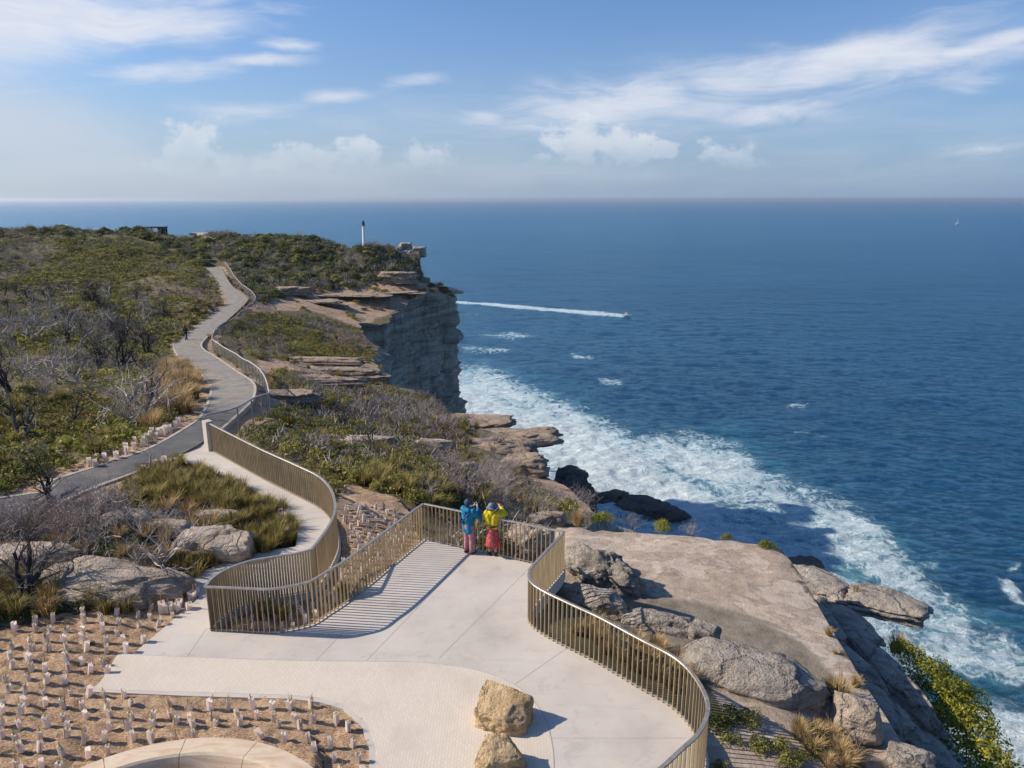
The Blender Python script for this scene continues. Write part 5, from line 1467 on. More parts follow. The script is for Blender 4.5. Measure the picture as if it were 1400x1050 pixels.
K_RUST.put(region([(572, 388), (600, 388), (622, 400), (600, 412), (572, 405)], 7, 66, .2, .8), 16, (1.2, 2.0), 'rusty brown bush on the tip of the flat headland', 'bushes on the headland tip')
# tufts and low shrubs on the bare headland
PROM = [(345, 408), (400, 398), (560, 388), (610, 402), (540, 424), (500, 440), (430, 424)]
K_RUST.put(region(PROM, 12, 99, .3, 1.5), 51, (.5, 1.1), 'small rusty shrub on the bare flat headland', 'rusty shrubs on the bare headland')
K_GREEN.put(region(PROM, 10, 100, .3, 1.5), 52, (.5, 1.1), 'small green shrub on the bare flat headland', 'green shrubs on the bare headland')
LEDG = [(560, 570), (640, 580), (700, 640), (720, 690), (640, 650), (580, 620)]
K_GREEN.put(region(LEDG, 18, 101, .3, .9), 53, (.4, .8), 'green shrub among the sandstone ledges above the surf', 'green shrubs among the ledges')
K_TUFT.put(region(LEDG, 34, 102, .3, .5), 54, (.9, 1.5), 'olive grass tuft among the sandstone ledges above the surf', 'grass tufts among the ledges')
# slope
K_GREEN.put(region(SLOPE, 34, 71, .4, .7), 21, (.5, 1.0), 'rounded green shrub on the slope between fence and cliff', 'green shrubs on the slope')
K_DARK.put(region(SLOPE, 26, 72, .4, .7), 22, (.45, .9), 'dark green shrub on the slope between fence and cliff', 'dark shrubs on the slope')
K_RUST.put(region(SLOPE, 16, 73, .4, .7), 23, (.4, .8), 'rust brown shrub on the slope between fence and cliff', 'rusty shrubs on the slope')
K_LIME.put(region([(560, 640), (690, 640), (720, 690), (590, 690), (480, 660)], 9, 74, .4, .9), 24, (.45, .75), 'lime green shrub just beyond the lookout fence', 'lime shrubs beyond the lookout')
K_PINK.put(region(SLOPE, 36, 75, .5, .8), 25, (.9, 1.7), 'pinkish grey leafless shrub on the slope between fence and cliff', 'leafless shrubs on the slope')
K_PINK.put(region(LEDG, 16, 103, .3, .8), 55, (.9, 1.5), 'grey leafless shrub among the sandstone ledges above the surf', 'leafless shrubs among the ledges')
K_PINK.put(region([(600, 630), (700, 650), (800, 700), (760, 716), (620, 694), (560, 680)], 26, 76, .4, .55), 26, (1.0, 1.7), 'tangled leafless shrub right behind the two visitors', 'leafless shrubs behind the visitors')
K_TREE.put(region([(470, 560), (700, 620), (700, 690), (560, 680), (420, 630)], 9, 77, .8, 1.8), 27, (.55, .9), 'small burnt leafless tree on the slope beyond the lookout', 'burnt trees on the slope')
K_TUFT.put(region(SLOPE, 45, 78, .3, .5), 28, (1.0, 1.8), 'olive grass tuft on the slope between fence and cliff', 'grass tufts on the slope')
# foreground left
FT = [(240, 632), (300, 652), (350, 675), (385, 692), (402, 722), (400, 742), (340, 765), (285, 795), (230, 770), (300, 730), (330, 715), (260, 690), (180, 690), (170, 665)]
K_TUFT.put(region(FT, 150, 81, .05, .25), 31, (.75, 1.35), 'olive green grass tuft beside the ramp path', 'grass tufts beside the ramp path')
K_RUST.put(region(FORE, 14, 88, .1, .4), 37, (.3, .6), 'rusty low shrub below the asphalt path', 'rusty shrubs below the asphalt path')
K_GOLD.put(region(FORE, 80, 82, .05, .3), 32, (.7, 1.2), 'dry golden grass tuft below the asphalt path', 'dry tufts below the asphalt path')
K_TUFT.put(region([(-60, 720), (60, 700), (180, 680), (230, 690), (180, 740), (110, 760), (30, 745), (-60, 750)], 42, 83, .05, .3), 33, (.7, 1.2), 'olive grass tuft among twigs below the asphalt path', 'grass tufts below the asphalt path')
K_TUFT.put(region([(-60, 800), (20, 800), (80, 815), (150, 825), (100, 838), (30, 850), (-60, 862)], 16, 84, .02, .3), 34, (.8, 1.3), 'dark olive grass tuft at the edge of the mulch bed', 'grass tufts edging the mulch bed')
GZ = [(-140, 702), (120, 680), (190, 700), (225, 735), (200, 790), (100, 800), (-140, 850)]
K_GREY.put(region(GZ, 20, 85, .2, .5), 35, (.9, 1.7), 'grey leafless shrub below the asphalt path', 'leafless shrubs below the asphalt path')
K_PINK.put(region([(-60, 700), (100, 680), (160, 690), (140, 740), (40, 750), (-60, 750)], 13, 86, .2, .5), 36, (1.2, 1.9), 'tall fine twigged grey shrub in front of the asphalt path', 'twiggy shrubs in front of the asphalt path')
def single(kind, k, px, py, sc, rz, label, z=None, group=None):
    p = ground_at(px, py)[0] if z is None else np.array(at(px, py, z))
    if z is None: p[2] = H(np.array([p[0]]), np.array([p[1]]))[0]
    o = plant_thing(kind.name, kind.var[k], label, kind.cat, group)
    o.location = (float(p[0]), float(p[1]), float(p[2]) - .02); o.rotation_euler = (0, 0, rz); o.scale = (sc,) * 3
    return o
single(K_TREE, 1, 215, 788, .95, .4, 'black trunked dead tree forking beside the broad outcrop')
single(K_TREE, 2, 38, 822, 1.0, 2.0, 'pale grey dead tree at the left edge of the mulch bed')
single(K_TREE, 4, 70, 690, 1.0, 4.0, 'thin black dead sapling in front of the asphalt path')
single(K_TREE, 5, 150, 712, .9, 1.0, 'charred dead tree in the scrub before the path middle')
single(K_TREE, 3, 205, 650, .7, 3.0, 'slender dead sapling leaning over the path edge')
single(K_TUFT, 0, 145, 838, 1.05, .4, 'rusty green tuft at the mulch edge below the outcrop')
single(K_TUFT, 1, 172, 835, 1.1, 1.4, 'brown tipped tuft right of the rusty green one')
single(K_TUFT, 2, 470, 812, .9, .2, 'green grass clump behind the left balustrade corner', -.1)
single(K_TUFT, 3, 360, 845, 1.15, .2, 'straw coloured grass clump inside the balustrade corner', -.1)
single(K_TUFT, 1, 385, 846, .95, 2.2, 'dark green grass clump inside the planter corner', -.1)
# right side
LEAF_COAST = mat_leaf('coastal_bush_leaf', (.075, .088, .012), (.22, .22, .028), (.42, .37, .06))
K_COAST = Kind('coastal_bush', 'bush', bushes(LEAF_COAST, 270, 4, 1.0, .95, 2400, .05, 16))
for px_, py_, z_, sc, lab in [(1236, 905, -4.0, .70, 'uppermost yellow green bush of the row under the ledge'), (1268, 940, -4.1, .95, 'second yellow green bush of the row from the ledge'), (1294, 975, -4.2, 1.1, 'third yellow green bush of the row on the cliff rim'),
                              (1312, 1015, -4.4, 1.2, 'fourth and fullest yellow green bush of the row'), (1338, 1062, -4.5, 1.2, 'lowest yellow green bush cut by the picture edge'), (1262, 1000, -4.8, .8, 'shaded yellow green bush on the landward side of the row')]:
    single(K_COAST, int(px_) % 4, px_, py_, sc, px_ * .1, lab, z_)
single(K_COAST, 1, 1048, 751, .36, 1, 'round bright green bush at the far corner of the terrace', -1.3)
single(K_COAST, 2, 995, 738, .26, 1, 'tiny green bush on the far terrace rim', -1.4)
single(K_COAST, 0, 905, 725, .42, 2, 'green bush on the terrace rim left of a grey one', -1.5)
single(K_COAST, 3, 825, 716, .5, 2, 'green bush above the dark sea rock at the terrace back', -1.6)
single(K_GREY, 1, 945, 730, .62, 2, 'grey brown bush on the far rim of the terrace', -1.4)
single(K_GREY, 2, 800, 716, .8, 2, 'dry grey bush at the back corner of the terrace', -1.6)
single(K_GREY, 3, 865, 722, .7, 1, 'pale dry stalks rising at the terrace back rim', -1.5)
single(K_GOLD, 0, 790, 716, 1.2, 2, 'dry straw clump behind the end of the visitors fence', -1.6)
single(K_COAST, 1, 853, 836, .22, 2, 'small green bush between the rock shelves', -1.0)
single(K_GOLD, 1, 1145, 958, 1.25, 2, 'tawny grass tuft between the lichen boulder and the terrace edge', -1.2)
single(K_TUFT, 0, 1135, 950, .9, 1, 'olive grass tuft beside the tawny one at the terrace edge', -1.2)
single(K_GOLD, 2, 1225, 890, 1.2, 2, 'pale feathery grass clump at the top of the bush row', -4.0)
single(K_GOLD, 0, 1172, 815, .8, 1, 'rusty grass along the inner edge of the jutting ledge', -3.5)
for i_, (a_, b_) in enumerate([(1098, 797), (1139, 868), (1148, 893), (1176, 938)]):
    single(K_GOLD, i_ % 3, a_ - 6, b_, (.3, .5, .26, .6)[i_], i_, ['first', 'second', 'third', 'fourth'][i_] + ' rusty tuft down the seaward edge of the terrace', -1.25)
single(K_RUST, 0, 1160, 822, .3, 1, 'rusty low shrub on the shaded tier by the ledge', -3.5)
K_GOLD.put(region([(780, 862), (820, 850), (900, 880), (955, 930), (962, 960), (930, 958), (860, 918), (800, 880)], 46, 91, .12, .14), 43, (.4, .8), 'short straw grass in the gap between slab and right hand boulders', 'straw grass beside the right fence')
K_GREEN.put(region([(965, 975), (1010, 985), (1090, 1000), (1120, 1040), (1080, 1070), (980, 1060)], 9, 92, .12, .35), 44, (.16, .32), 'low green shrub in the striped shade below the lichen boulder', 'low shrubs in the striped shade')
K_DARK.put(region([(965, 975), (1010, 985), (1090, 1000), (1120, 1040), (1080, 1070), (980, 1060)], 5, 93, .12, .4), 45, (.2, .36), 'dark leafy shrub in the striped shade below the lichen boulder', 'dark shrubs in the striped shade')
K_GOLD.put(region([(1080, 1000), (1200, 1010), (1230, 1060), (1120, 1060)], 20, 94, .1, .2), 46, (.5, .9), 'straw grass tuft on the rock below the terrace corner', 'straw tufts below the terrace corner')
K_GREEN.put(region([(455, 636), (575, 655), (650, 690), (600, 708), (575, 692), (470, 668)], 16, 95, .15, .4), 47, (.4, .75), 'green shrub just behind the far edge of the fenced planter', 'green shrubs behind the planter')
K_TUFT.put(region([(455, 632), (575, 652), (650, 688), (600, 704), (575, 688), (470, 664)], 26, 96, .1, .3), 48, (1.0, 1.7), 'olive grass tuft just behind the far edge of the fenced planter', 'grass tufts behind the planter')
K_BIGG.put(region([(190, 322), (250, 330), (300, 350), (275, 368), (230, 350)], 16, 97, .6, 2.2), 49, (.5, .9), 'olive rounded shrub beyond the visible end of the path', 'olive shrubs beyond the path end')
K_BIGD.put(region([(190, 322), (250, 330), (300, 350), (275, 368), (230, 350)], 14, 98, .6, 2.2), 50, (.5, .9), 'dark rounded shrub beyond the visible end of the path', 'dark shrubs beyond the path end')
UF = [(800, 850), (860, 870), (920, 905), (955, 950), (940, 960), (900, 935), (830, 900), (770, 870)]
K_GOLD.put(np.array([at(x, y, -.6) for x, y in [(820, 878), (838, 885), (852, 893), (868, 900), (885, 905), (842, 897), (862, 912), (800, 868)]]), 41, (.45, .8), 'short tawny grass under the right hand fence', 'tawny grass under the right hand fence')
K_GREEN.put(np.array([at(x, y, -.6) for x, y in [(878, 900), (893, 912), (905, 925), (885, 918)]]), 42, (.22, .34), 'low green plant under the right hand fence', 'low plants under the right hand fence')
# ================================================================ tree guards
def mat_guard():
    m, t = material('pale_guard_plastic')
    n = t.noise(t.pos(), 5, 3, .5); r = t.rand()
    c = t.mix(t.math('MULTIPLY', t.sm(n, .4, .7), .4), t.mix(r, (.97, .92, .88), (.90, .83, .78)), (.78, .70, .65))
    d = t.principled(c, .55, None, spec=.3); tr = t.n('ShaderNodeBsdfTranslucent'); t.put(tr, 'Color', c)
    mx = t.n('ShaderNodeMixShader', ins={0: .62}); t.put(mx, 1, d); t.put(mx, 2, tr.outputs[0]); t.out(mx.outputs[0]); return m
M_GUARD = mat_guard()
M_STAKE = mat_plain('timber_stake', (.36, .25, .15), .9)
def guard_mesh(h, w, tw):
    """open topped folded sleeve, square in plan with thin walls"""
    bm = bmesh.new()
    rings = []
    for z, s in ((-.03, 1.0), (h * .5, .97), (h, .94)):
        rings.append([bm.verts.new((c * w * s * (1.08 if i % 2 else .92) + z * tw, d * w * s, z)) for i, (c, d) in enumerate(((-.5, -.5), (.5, -.5), (.5, .5), (-.5, .5)))])
    for a, b in zip(rings[:-1], rings[1:]):
        for k in range(4): bm.faces.new((a[k], a[(k + 1) % 4], b[(k + 1) % 4], b[k]))
    bm.normal_update()
    me = bpy.data.meshes.new('sleeve'); bm.to_mesh(me); bm.free(); me.materials.append(M_GUARD)
    # give the walls thickness
    o = bpy.data.objects.new('tmp', me); md = o.modifiers.new('s', 'SOLIDIFY'); md.thickness = .004
    COL.objects.link(o); dg = bpy.context.evaluated_depsgraph_get(); m2 = bpy.data.meshes.new_from_object(o.evaluated_get(dg)); bpy.data.objects.remove(o)
    m2.name = 'sleeve'; return m2
G_VAR = [guard_mesh(.245 + .012 * i, .10 + .010 * (i % 2), (-.12, .05, .16)[i % 3]) for i in range(6)]
SEED_VAR = [tuft_mesh('seedling', GRASS_OLIVE, 500 + i, .46, 26, .018, .22, .005) for i in range(3)]
stk = MB().box((.058, 0, .15), (.014, .014, .42)).mesh('stake', M_STAKE)
def guards(poly, step, seed, zf, label, group, seedlings, limit):
    rng = np.random.default_rng(seed)
    P = np.array(poly); x0, y0 = P.min(0); x1, y1 = P.max(0)
    c = []
    j = 0
    y = y0
    while y < y1:
        x = x0 + (step * .5 if j % 2 else 0)
        while x < x1:
            c.append((x + rng.uniform(-.15, .15) * step, y + rng.uniform(-.15, .15) * step)); x += step
        y += step * .86; j += 1
    c = np.array(c); c = c[(sdf(c[:, 0], c[:, 1], poly) < -.16)]
    z = zf(c[:, 0], c[:, 1])
    px, py, f = proj(np.column_stack([c, z])); k = (px > -12) & (px < 1410) & (py < 1075) & (rng.random(len(c)) > .07)
    c = c[k]; z = z[k]
    n = 0
    for p, zz in zip(c, z):
        if n >= limit: break
        if math.hypot(p[0] - BC[0], p[1] - BC[1]) < BR + .2: continue
        v = int(rng.integers(0, 6)); rz = float(rng.uniform(0, 6.283))
        root = empty('tree_guard', (float(p[0]), float(p[1]), float(zz) - .01), rz)
        root.rotation_euler = (float(rng.normal() * .07), float(rng.normal() * .07), rz)
        tag(root, label, 'tree guard', group)
        sc = float(rng.uniform(.70, .90)); root.scale = (sc, sc, sc * float(rng.uniform(.88, 1.12)))
        link('sleeve', G_VAR[v], root)
        if rng.random() < seedlings: link('seedling', SEED_VAR[v % 3], root)
        if rng.random() < .5: link('stake', stk, root)
        n += 1
# ring bench of curved sandstone
_b = at(285, 1020, .34); BR = 3.3; BC = (_b[0], _b[1] - BR + .25, 0)
def mat_bandstone():
    m, t = material('banded_sandstone')
    p = t.pos()
    b = t.noise(t.map(p, (.6, 2.2, 3.5), rot=(0, .2, .5)), 1.1, 5, .55, .8)
    n = t.noise(p, 22, 4, .6)
    c = t.ramp(b, [(.28, (.42, .265, .145)), (.42, (.58, .43, .29)), (.55, (.66, .53, .39)), (.66, (.56, .39, .24)), (.8, (.70, .58, .45))])
    c = t.mix(t.math('MULTIPLY', t.sm(n, .5, .7), .2), c, (.40, .30, .2))
    t.out(t.principled(c, .8, t.bump(n, .25, .01), spec=.25)); return m
M_BAND = mat_bandstone()
root = tag(empty('sandstone_ring_bench', (BC[0], BC[1], 0)), 'curved banded sandstone ring seat rising from the mulch bed', 'bench')
NB = 15
for i in range(NB):
    a0 = 2 * math.pi * (i + .12) / NB; a1 = a0 + 2 * math.pi / NB - .004
    prof = [(BR, -.1), (BR, .30), (BR - .03, .34), (BR - .42, .36), (BR - .46, .33), (BR - .60, .06), (BR - .60, -.1)]
    mb = MB(); V = []; F = []; S = 12; m_ = len(prof)
    for k in range(S + 1):
        a = a0 + (a1 - a0) * k / S
        for r, z in prof: V.append((r * math.cos(a), r * math.sin(a), z))
    for k in range(S):
        for j in range(m_): F.append((k * m_ + j, (k + 1) * m_ + j, (k + 1) * m_ + (j + 1) % m_, k * m_ + (j + 1) % m_))
    F.append(tuple(range(m_))); F.append(tuple(S * m_ + j for j in range(m_))[::-1])
    mb.add(V, F); mb.build('stone_block', M_BAND, root)
guards(BED1, .42, 3, bed1_h, 'pale plastic tree guard in the mulch bed left of the brick paving', 'tree guards in the left mulch bed', .8, 240)
guards(PLB, .34, 5, lambda x, y: planter_h(x, y) + .02, 'pale plastic tree guard in the planter between the bronze fences', 'tree guards in the fenced planter', .35, 110)
def row(pts, seed, label, group):
    rng = np.random.default_rng(seed)
    for px, py in pts:
        p = ground_at(px, py)[0]; z = float(H(np.array([p[0]]), np.array([p[1]]))[0])
        root = empty('tree_guard', (float(p[0]), float(p[1]), z - .01), float(rng.uniform(0, 6.28))); tag(root, label, 'tree guard', group)
        s_ = float(rng.uniform(1.35, 1.6)); root.scale = (s_ * .95, s_ * .95, s_)
        link('sleeve', G_VAR[int(rng.integers(0, 6))], root); link('stake', stk, root)
row([(123, 637), (131, 638), (133, 630), (145, 630), (160, 627), (171, 618), (174, 622), (185, 615), (187, 608), (195, 610), (202, 604), (206, 600), (213, 601), (216, 596), (222, 594), (226, 592), (233, 590), (240, 585), (246, 582), (208, 596), (199, 606)], 5,
    'pale tree guard in the row along the far edge of the asphalt path', 'tree guards along the asphalt path')
row([(200, 648), (214, 641), (226, 634), (232, 636), (239, 638), (241, 641), (234, 632)], 6, 'pale tree guard at the near edge of the asphalt path', 'tree guards at the near path edge')
row([(386, 712), (389, 722), (392, 730), (384, 704)], 7, 'pale tree guard in the notch of mulch by the ramp path', 'tree guards by the ramp path')
row([(222, 836), (232, 835), (244, 834), (256, 834), (246, 826), (262, 818), (270, 812)], 8, 'pale tree guard against the outcrop at the slab corner', 'tree guards at the slab corner')

# ================================================================ boats
M_WHITE = mat_plain('white_hull', (.80, .79, .77), .4, var=.05)
M_GLASSD = mat_plain('dark_screen', (.04, .05, .06), .2)
M_ORANGE = mat_plain('orange_canopy', (.62, .30, .12), .7)
def hull(L, B, D, mat, name, parent):
    V = []; F = []; ns = 12
    for i in range(ns + 1):
        t = i / ns; x = -L / 2 + L * t; w = B / 2 * (1 - max(0, (t - .45) / .55) ** 2.2) * (.92 + .08 * min(1, t * 4)); sh = D * (.75 + .35 * t * t); ke = -.35 * D + .55 * D * max(0, (t - .7) / .3) ** 2
        w = max(w, .02)
        V += [(x, -w, sh), (x, -w * .82, 0), (x, 0, ke), (x, w * .82, 0), (x, w, sh), (x, w * .8, sh - .12 * D), (x, -w * .8, sh - .12 * D)]
    m_ = 7
    for i in range(ns):
        for j in range(m_): F.append((i * m_ + j, (i + 1) * m_ + j, (i + 1) * m_ + (j + 1) % m_, i * m_ + (j + 1) % m_))
    F.append(tuple(range(m_))); F.append(tuple(ns * m_ + j for j in range(m_))[::-1])
    return MB().add(V, F).build(name, mat, parent)
p = at(857, 432.5, SEA_Z)
b_ = tag(empty('motor_boat', (p[0], p[1], SEA_Z + .55), R(-12)), 'small white motor boat speeding right with a long wake', 'boat')
hull(6.4, 2.2, 1.0, M_WHITE, 'hull', b_)
mb = MB(); mb.box((-.3, 0, 1.1), (1.9, 1.5, .9)); mb.build('cabin', M_WHITE, b_)
MB().box((.67, 0, 1.32), (.06, 1.4, .5)).build('windscreen', M_GLASSD, b_)
mb = MB(); mb.box((-.6, 0, 2.1), (2.3, 1.7, .08))
for sx in (-1.55, .35):
    for sy in (-.7, .7): mb.tube([(sx, sy, 1.0), (sx, sy, 2.1)], .035, 6)
mb.build('canopy_frame', M_ORANGE, b_)
MB().box((-3.3, 0, .7), (.45, .5, 1.1)).build('outboard_motor', M_GLASSD, b_)
p = at(1309, 306.5, SEA_Z)
b_ = tag(empty('sailing_boat', (p[0], p[1], SEA_Z + .4), R(20)), 'tiny white sailing boat near the horizon', 'boat')
hull(15, 4.2, 1.8, M_WHITE, 'hull', b_)
MB().tube([(1, 0, 1), (1, 0, 20)], [.16, .08], 6).build('mast', M_WHITE, b_)
V = [(.7, -.05, 3), (.7, -.05, 19.4), (-5.6, .5, 3.2), (-3.0, .55, 9), (.7, .05, 3), (.7, .05, 19.4), (-5.6, .6, 3.2), (-3.0, .65, 9)]
MB().add(V, [(0, 1, 3, 2), (6, 7, 5, 4), (0, 4, 5, 1), (1, 5, 7, 3), (3, 7, 6, 2), (2, 6, 4, 0)]).build('mainsail', M_WHITE, b_)
V = [(6.5, -.03, 2), (1.3, -.03, 17), (1.6, -.6, 3), (6.5, .03, 2), (1.3, .05, 17), (1.6, -.5, 3)]
MB().add(V, [(0, 1, 2), (5, 4, 3), (0, 3, 4, 1), (1, 4, 5, 2), (2, 5, 3, 0)]).build('jib', M_WHITE, b_)

# ================================================================ beacon and far shelter
p = ground_at(498, 331)[0]
zz = float(H(np.array([p[0]]), np.array([p[1]]))[0])
k_ = p[1] / 300.0
HT = 30.0 / FPX * p[1] * 1.03
b_ = tag(empty('beacon_tower', (float(p[0]), float(p[1]), zz)), 'slim white beacon tower with dark lantern on the ridge', 'tower')
MB().tube([(0, 0, -1.5), (0, 0, HT * .25), (0, 0, HT * .76)], [.50, .44, .36], 14).build('shaft', M_WHITE, b_)
mb = MB(); mb.tube([(0, 0, HT * .76), (0, 0, HT * .78)], .62, 12); mb.build('gallery', M_GLASSD, b_)
mb = MB(); mb.tube([(0, 0, HT * .78), (0, 0, HT * .90)], .34, 10); mb.build('lantern', M_GLASSD, b_)
mb = MB(); mb.tube([(0, 0, HT * .90), (0, 0, HT * .96), (0, 0, HT * 1.0)], [.42, .12, .04], 10); mb.build('cap', M_GLASSD, b_)
p = np.array(atd(215, 313, 194.0)); zz = float(H(np.array([p[0]]), np.array([p[1]]))[0]); W_ = 23.5 / FPX * p[1]; Hh = 7.5 / FPX * p[1]
M_DARKC = mat_plain('dark_shelter_timber', (.055, .05, .05), .8)
b_ = tag(empty('picnic_shelter', (float(p[0]), float(p[1]), zz)), 'dark open shelter with flat roof on the left skyline', 'shelter')
mb = MB(); mb.box((0, 0, Hh + .9), (W_, W_ * .5, Hh * .22)); mb.build('roof', M_DARKC, b_)
for i, fx in enumerate((-.42, .42)):
    for fy in (-.2, .2): MB().box((fx * W_, fy * W_, (Hh + .9) / 2), (W_ * .09, W_ * .05, Hh + .9)).build('post', M_DARKC, b_)
MB().box((.18 * W_, .1 * W_, (Hh + .9) / 2), (W_ * .42, W_ * .06, (Hh + .9) * .95)).build('wall', M_DARKC, b_)
M_SAND = mat_plain('pale_track', (.52, .42, .33), .9, var=.2, sc=.5)
for i, pts in enumerate([[(262, 319), (276, 320), (282, 323), (279, 326), (287, 329)]]):
    g_ = [ground_at(x, y)[0] for x, y in pts]; g_ = catmull(g_, 6); V = []; F = []
    for k in range(len(g_)):
        d = g_[min(k + 1, len(g_) - 1)] - g_[max(k - 1, 0)]; nr = np.array((-d[1], d[0])); nr = nr / np.linalg.norm(nr) * 1.6
        for s_ in (-1, 1):
            x, y = g_[k][:2] + nr * s_; V.append((x, y, float(H(np.array([x]), np.array([y]))[0]) + .25))
        if k: F.append((2 * k - 2, 2 * k - 1, 2 * k + 1, 2 * k))
    V2 = V + [(v[0], v[1], v[2] - .8) for v in V]; nV = len(V)
    F2 = F + [tuple(nV + j for j in f[::-1]) for f in F] + [(2 * k, 2 * k + 2, nV + 2 * k + 2, nV + 2 * k) for k in range(len(g_) - 1)] + [(2 * k + 1, nV + 2 * k + 1, nV + 2 * k + 3, 2 * k + 3) for k in range(len(g_) - 1)]
    o = obj('ridge_track', V2, F2, M_SAND); tag(o, 'pale zigzag track right of the dark shelter', 'track', kind='structure')
# ================================================================ people
def blob_mesh(name, caps, voxel, mat, extra=None, noise=0.0, squash=None):
    """one continuous skin grown round tapered limbs: caps = (p0, r0, p1, r1)"""
    bm = bmesh.new()
    for p0, r0, p1, r1 in caps:
        p0, p1 = Vector(p0), Vector(p1); d = p1 - p0; L = d.length
        q_ = d.to_track_quat('Z', 'Y').to_matrix().to_4x4() if L > 1e-6 else Matrix.Identity(4)
        n = 14
        rings = []
        prof = [(-r0 * math.cos(a), r0 * math.sin(a)) for a in np.linspace(0, math.pi / 2, 5)] + [(L * t, r0 + (r1 - r0) * t) for t in (.33, .66)] + [(L + r1 * math.sin(a), r1 * math.cos(a)) for a in np.linspace(0, math.pi / 2, 5)]
        for z, r in prof:
            r = max(r, 1e-4)
            rings.append([bm.verts.new(p0 + q_ @ Vector((r * math.cos(2 * math.pi * k / n), r * math.sin(2 * math.pi * k / n), z)) if True else None) for k in range(n)])
        for a, b in zip(rings[:-1], rings[1:]):
            for k in range(n): bm.faces.new((a[k], a[(k + 1) % n], b[(k + 1) % n], b[k]))
        bm.faces.new(rings[0][::-1]); bm.faces.new(rings[-1])
    me = bpy.data.meshes.new('tmp'); bm.to_mesh(me); bm.free()
    o = bpy.data.objects.new('tmp', me); COL.objects.link(o)
    md = o.modifiers.new('r', 'REMESH'); md.mode = 'VOXEL'; md.voxel_size = voxel
    ms = o.modifiers.new('s', 'SMOOTH'); ms.factor = .5; ms.iterations = 3
    dg = bpy.context.evaluated_depsgraph_get()
    m2 = bpy.data.meshes.new_from_object(o.evaluated_get(dg)); bpy.data.objects.remove(o); bpy.data.meshes.remove(me)
    m2.name = name
    if noise:
        co = np.array([v.co[:] for v in m2.vertices]); nn = np.array([v.normal[:] for v in m2.vertices])
        d = noise * (fbm(co[:, 0] * 9, co[:, 1] * 9, co[:, 2] * 16, 3, 5))
        m2.vertices.foreach_set('co', (co + nn * d[:, None]).astype(np.float32).ravel())
    m2.polygons.foreach_set('use_smooth', np.ones(len(m2.polygons), bool))
    m2.materials.clear(); m2.materials.append(mat)
    return m2
M_SKIN = mat_plain('skin', (.50, .31, .22), .55, var=.06)
M_HAIR = mat_plain('dark_hair', (.035, .025, .02), .6)
def cloth(name, col, var=.16, sc=9, quilt=0.0):
    m, t = material(name); p = t.objco(); n = t.noise(p, sc, 4, .6)
    a = np.array(col)
    c = t.mix(t.sm(n, .35, .65), tuple(a * (1 - var)), tuple(np.minimum(a * (1 + var), 1)))
    h = n
    if quilt:
        z = t.n('ShaderNodeSeparateXYZ', ins={0: p}).outputs[2]
        h = t.math('ADD', t.math('ABSOLUTE', t.math('SINE', t.math('MULTIPLY', z, quilt))), t.math('MULTIPLY', n, .4))
    t.out(t.principled(c, .75, t.bump(h, .45, .012), spec=.25)); return m
M_BLUE = cloth('blue_quilted_nylon', (.012, .17, .31), .2, 8, 42); M_YEL = cloth('yellow_quilted_nylon', (.62, .47, .02), .2, 8, 46)
M_PINK = cloth('dusty_pink_trousers', (.42, .19, .22)); M_NAVY = cloth('navy_cloth', (.035, .06, .13)); M_GREYH = cloth('grey_hat_cloth', (.13, .15, .20), .3)
M_SHOE = cloth('black_shoe', (.02, .02, .022)); M_BROWN = cloth('brown_boot', (.12, .06, .04)); M_DARK = cloth('dark_jacket', (.022, .022, .028)); M_JEAN = cloth('dark_jeans', (.045, .06, .10))
def mat_skirt():
    m, t = material('red_patterned_skirt'); p = t.objco()
    n = t.noise(p, 22, 3, .6); v = t.n('ShaderNodeTexVoronoi', ins={'Scale': 26}); t.put(v, 'Vector', p)
    c = t.mix(t.sm(v.outputs[0], .25, .45), (.62, .30, .26), (.42, .055, .06)); c = t.mix(t.math('MULTIPLY', t.sm(n, .52, .64), .8), c, (.20, .03, .05))
    t.out(t.principled(c, .8, None, spec=.2)); return m
M_SKIRT = mat_skirt()
def hand(wr, dr, up, side):
    """palm, four unequal curled fingers and a thumb from the palm's side"""
    wr, dr, up = Vector(wr), Vector(dr).normalized(), Vector(up); up = (up - dr * up.dot(dr)).normalized(); sd_ = dr.cross(up) * side
    c = [(wr, .026, wr + dr * .05 + up * .012, .028), (wr, .026, wr + dr * .05 - up * .012, .027)]
    for k, L in enumerate((.068, .078, .072, .056)):
        b = wr + dr * .075 + up * (.030 - .020 * k); m_ = b + dr * L * .5 + sd_ * .008; e = m_ + dr * L * .25 + sd_ * L * .42
        c += [(b - dr * .02, .0100, m_, .0090), (m_, .0090, e, .0080)]
    b = wr + dr * .03 + up * .03; m_ = b + dr * .03 + up * .024 + sd_ * .012
    c += [(b, .012, m_, .0105), (m_, .0105, m_ + dr * .028 + sd_ * .014, .009)]
    return c
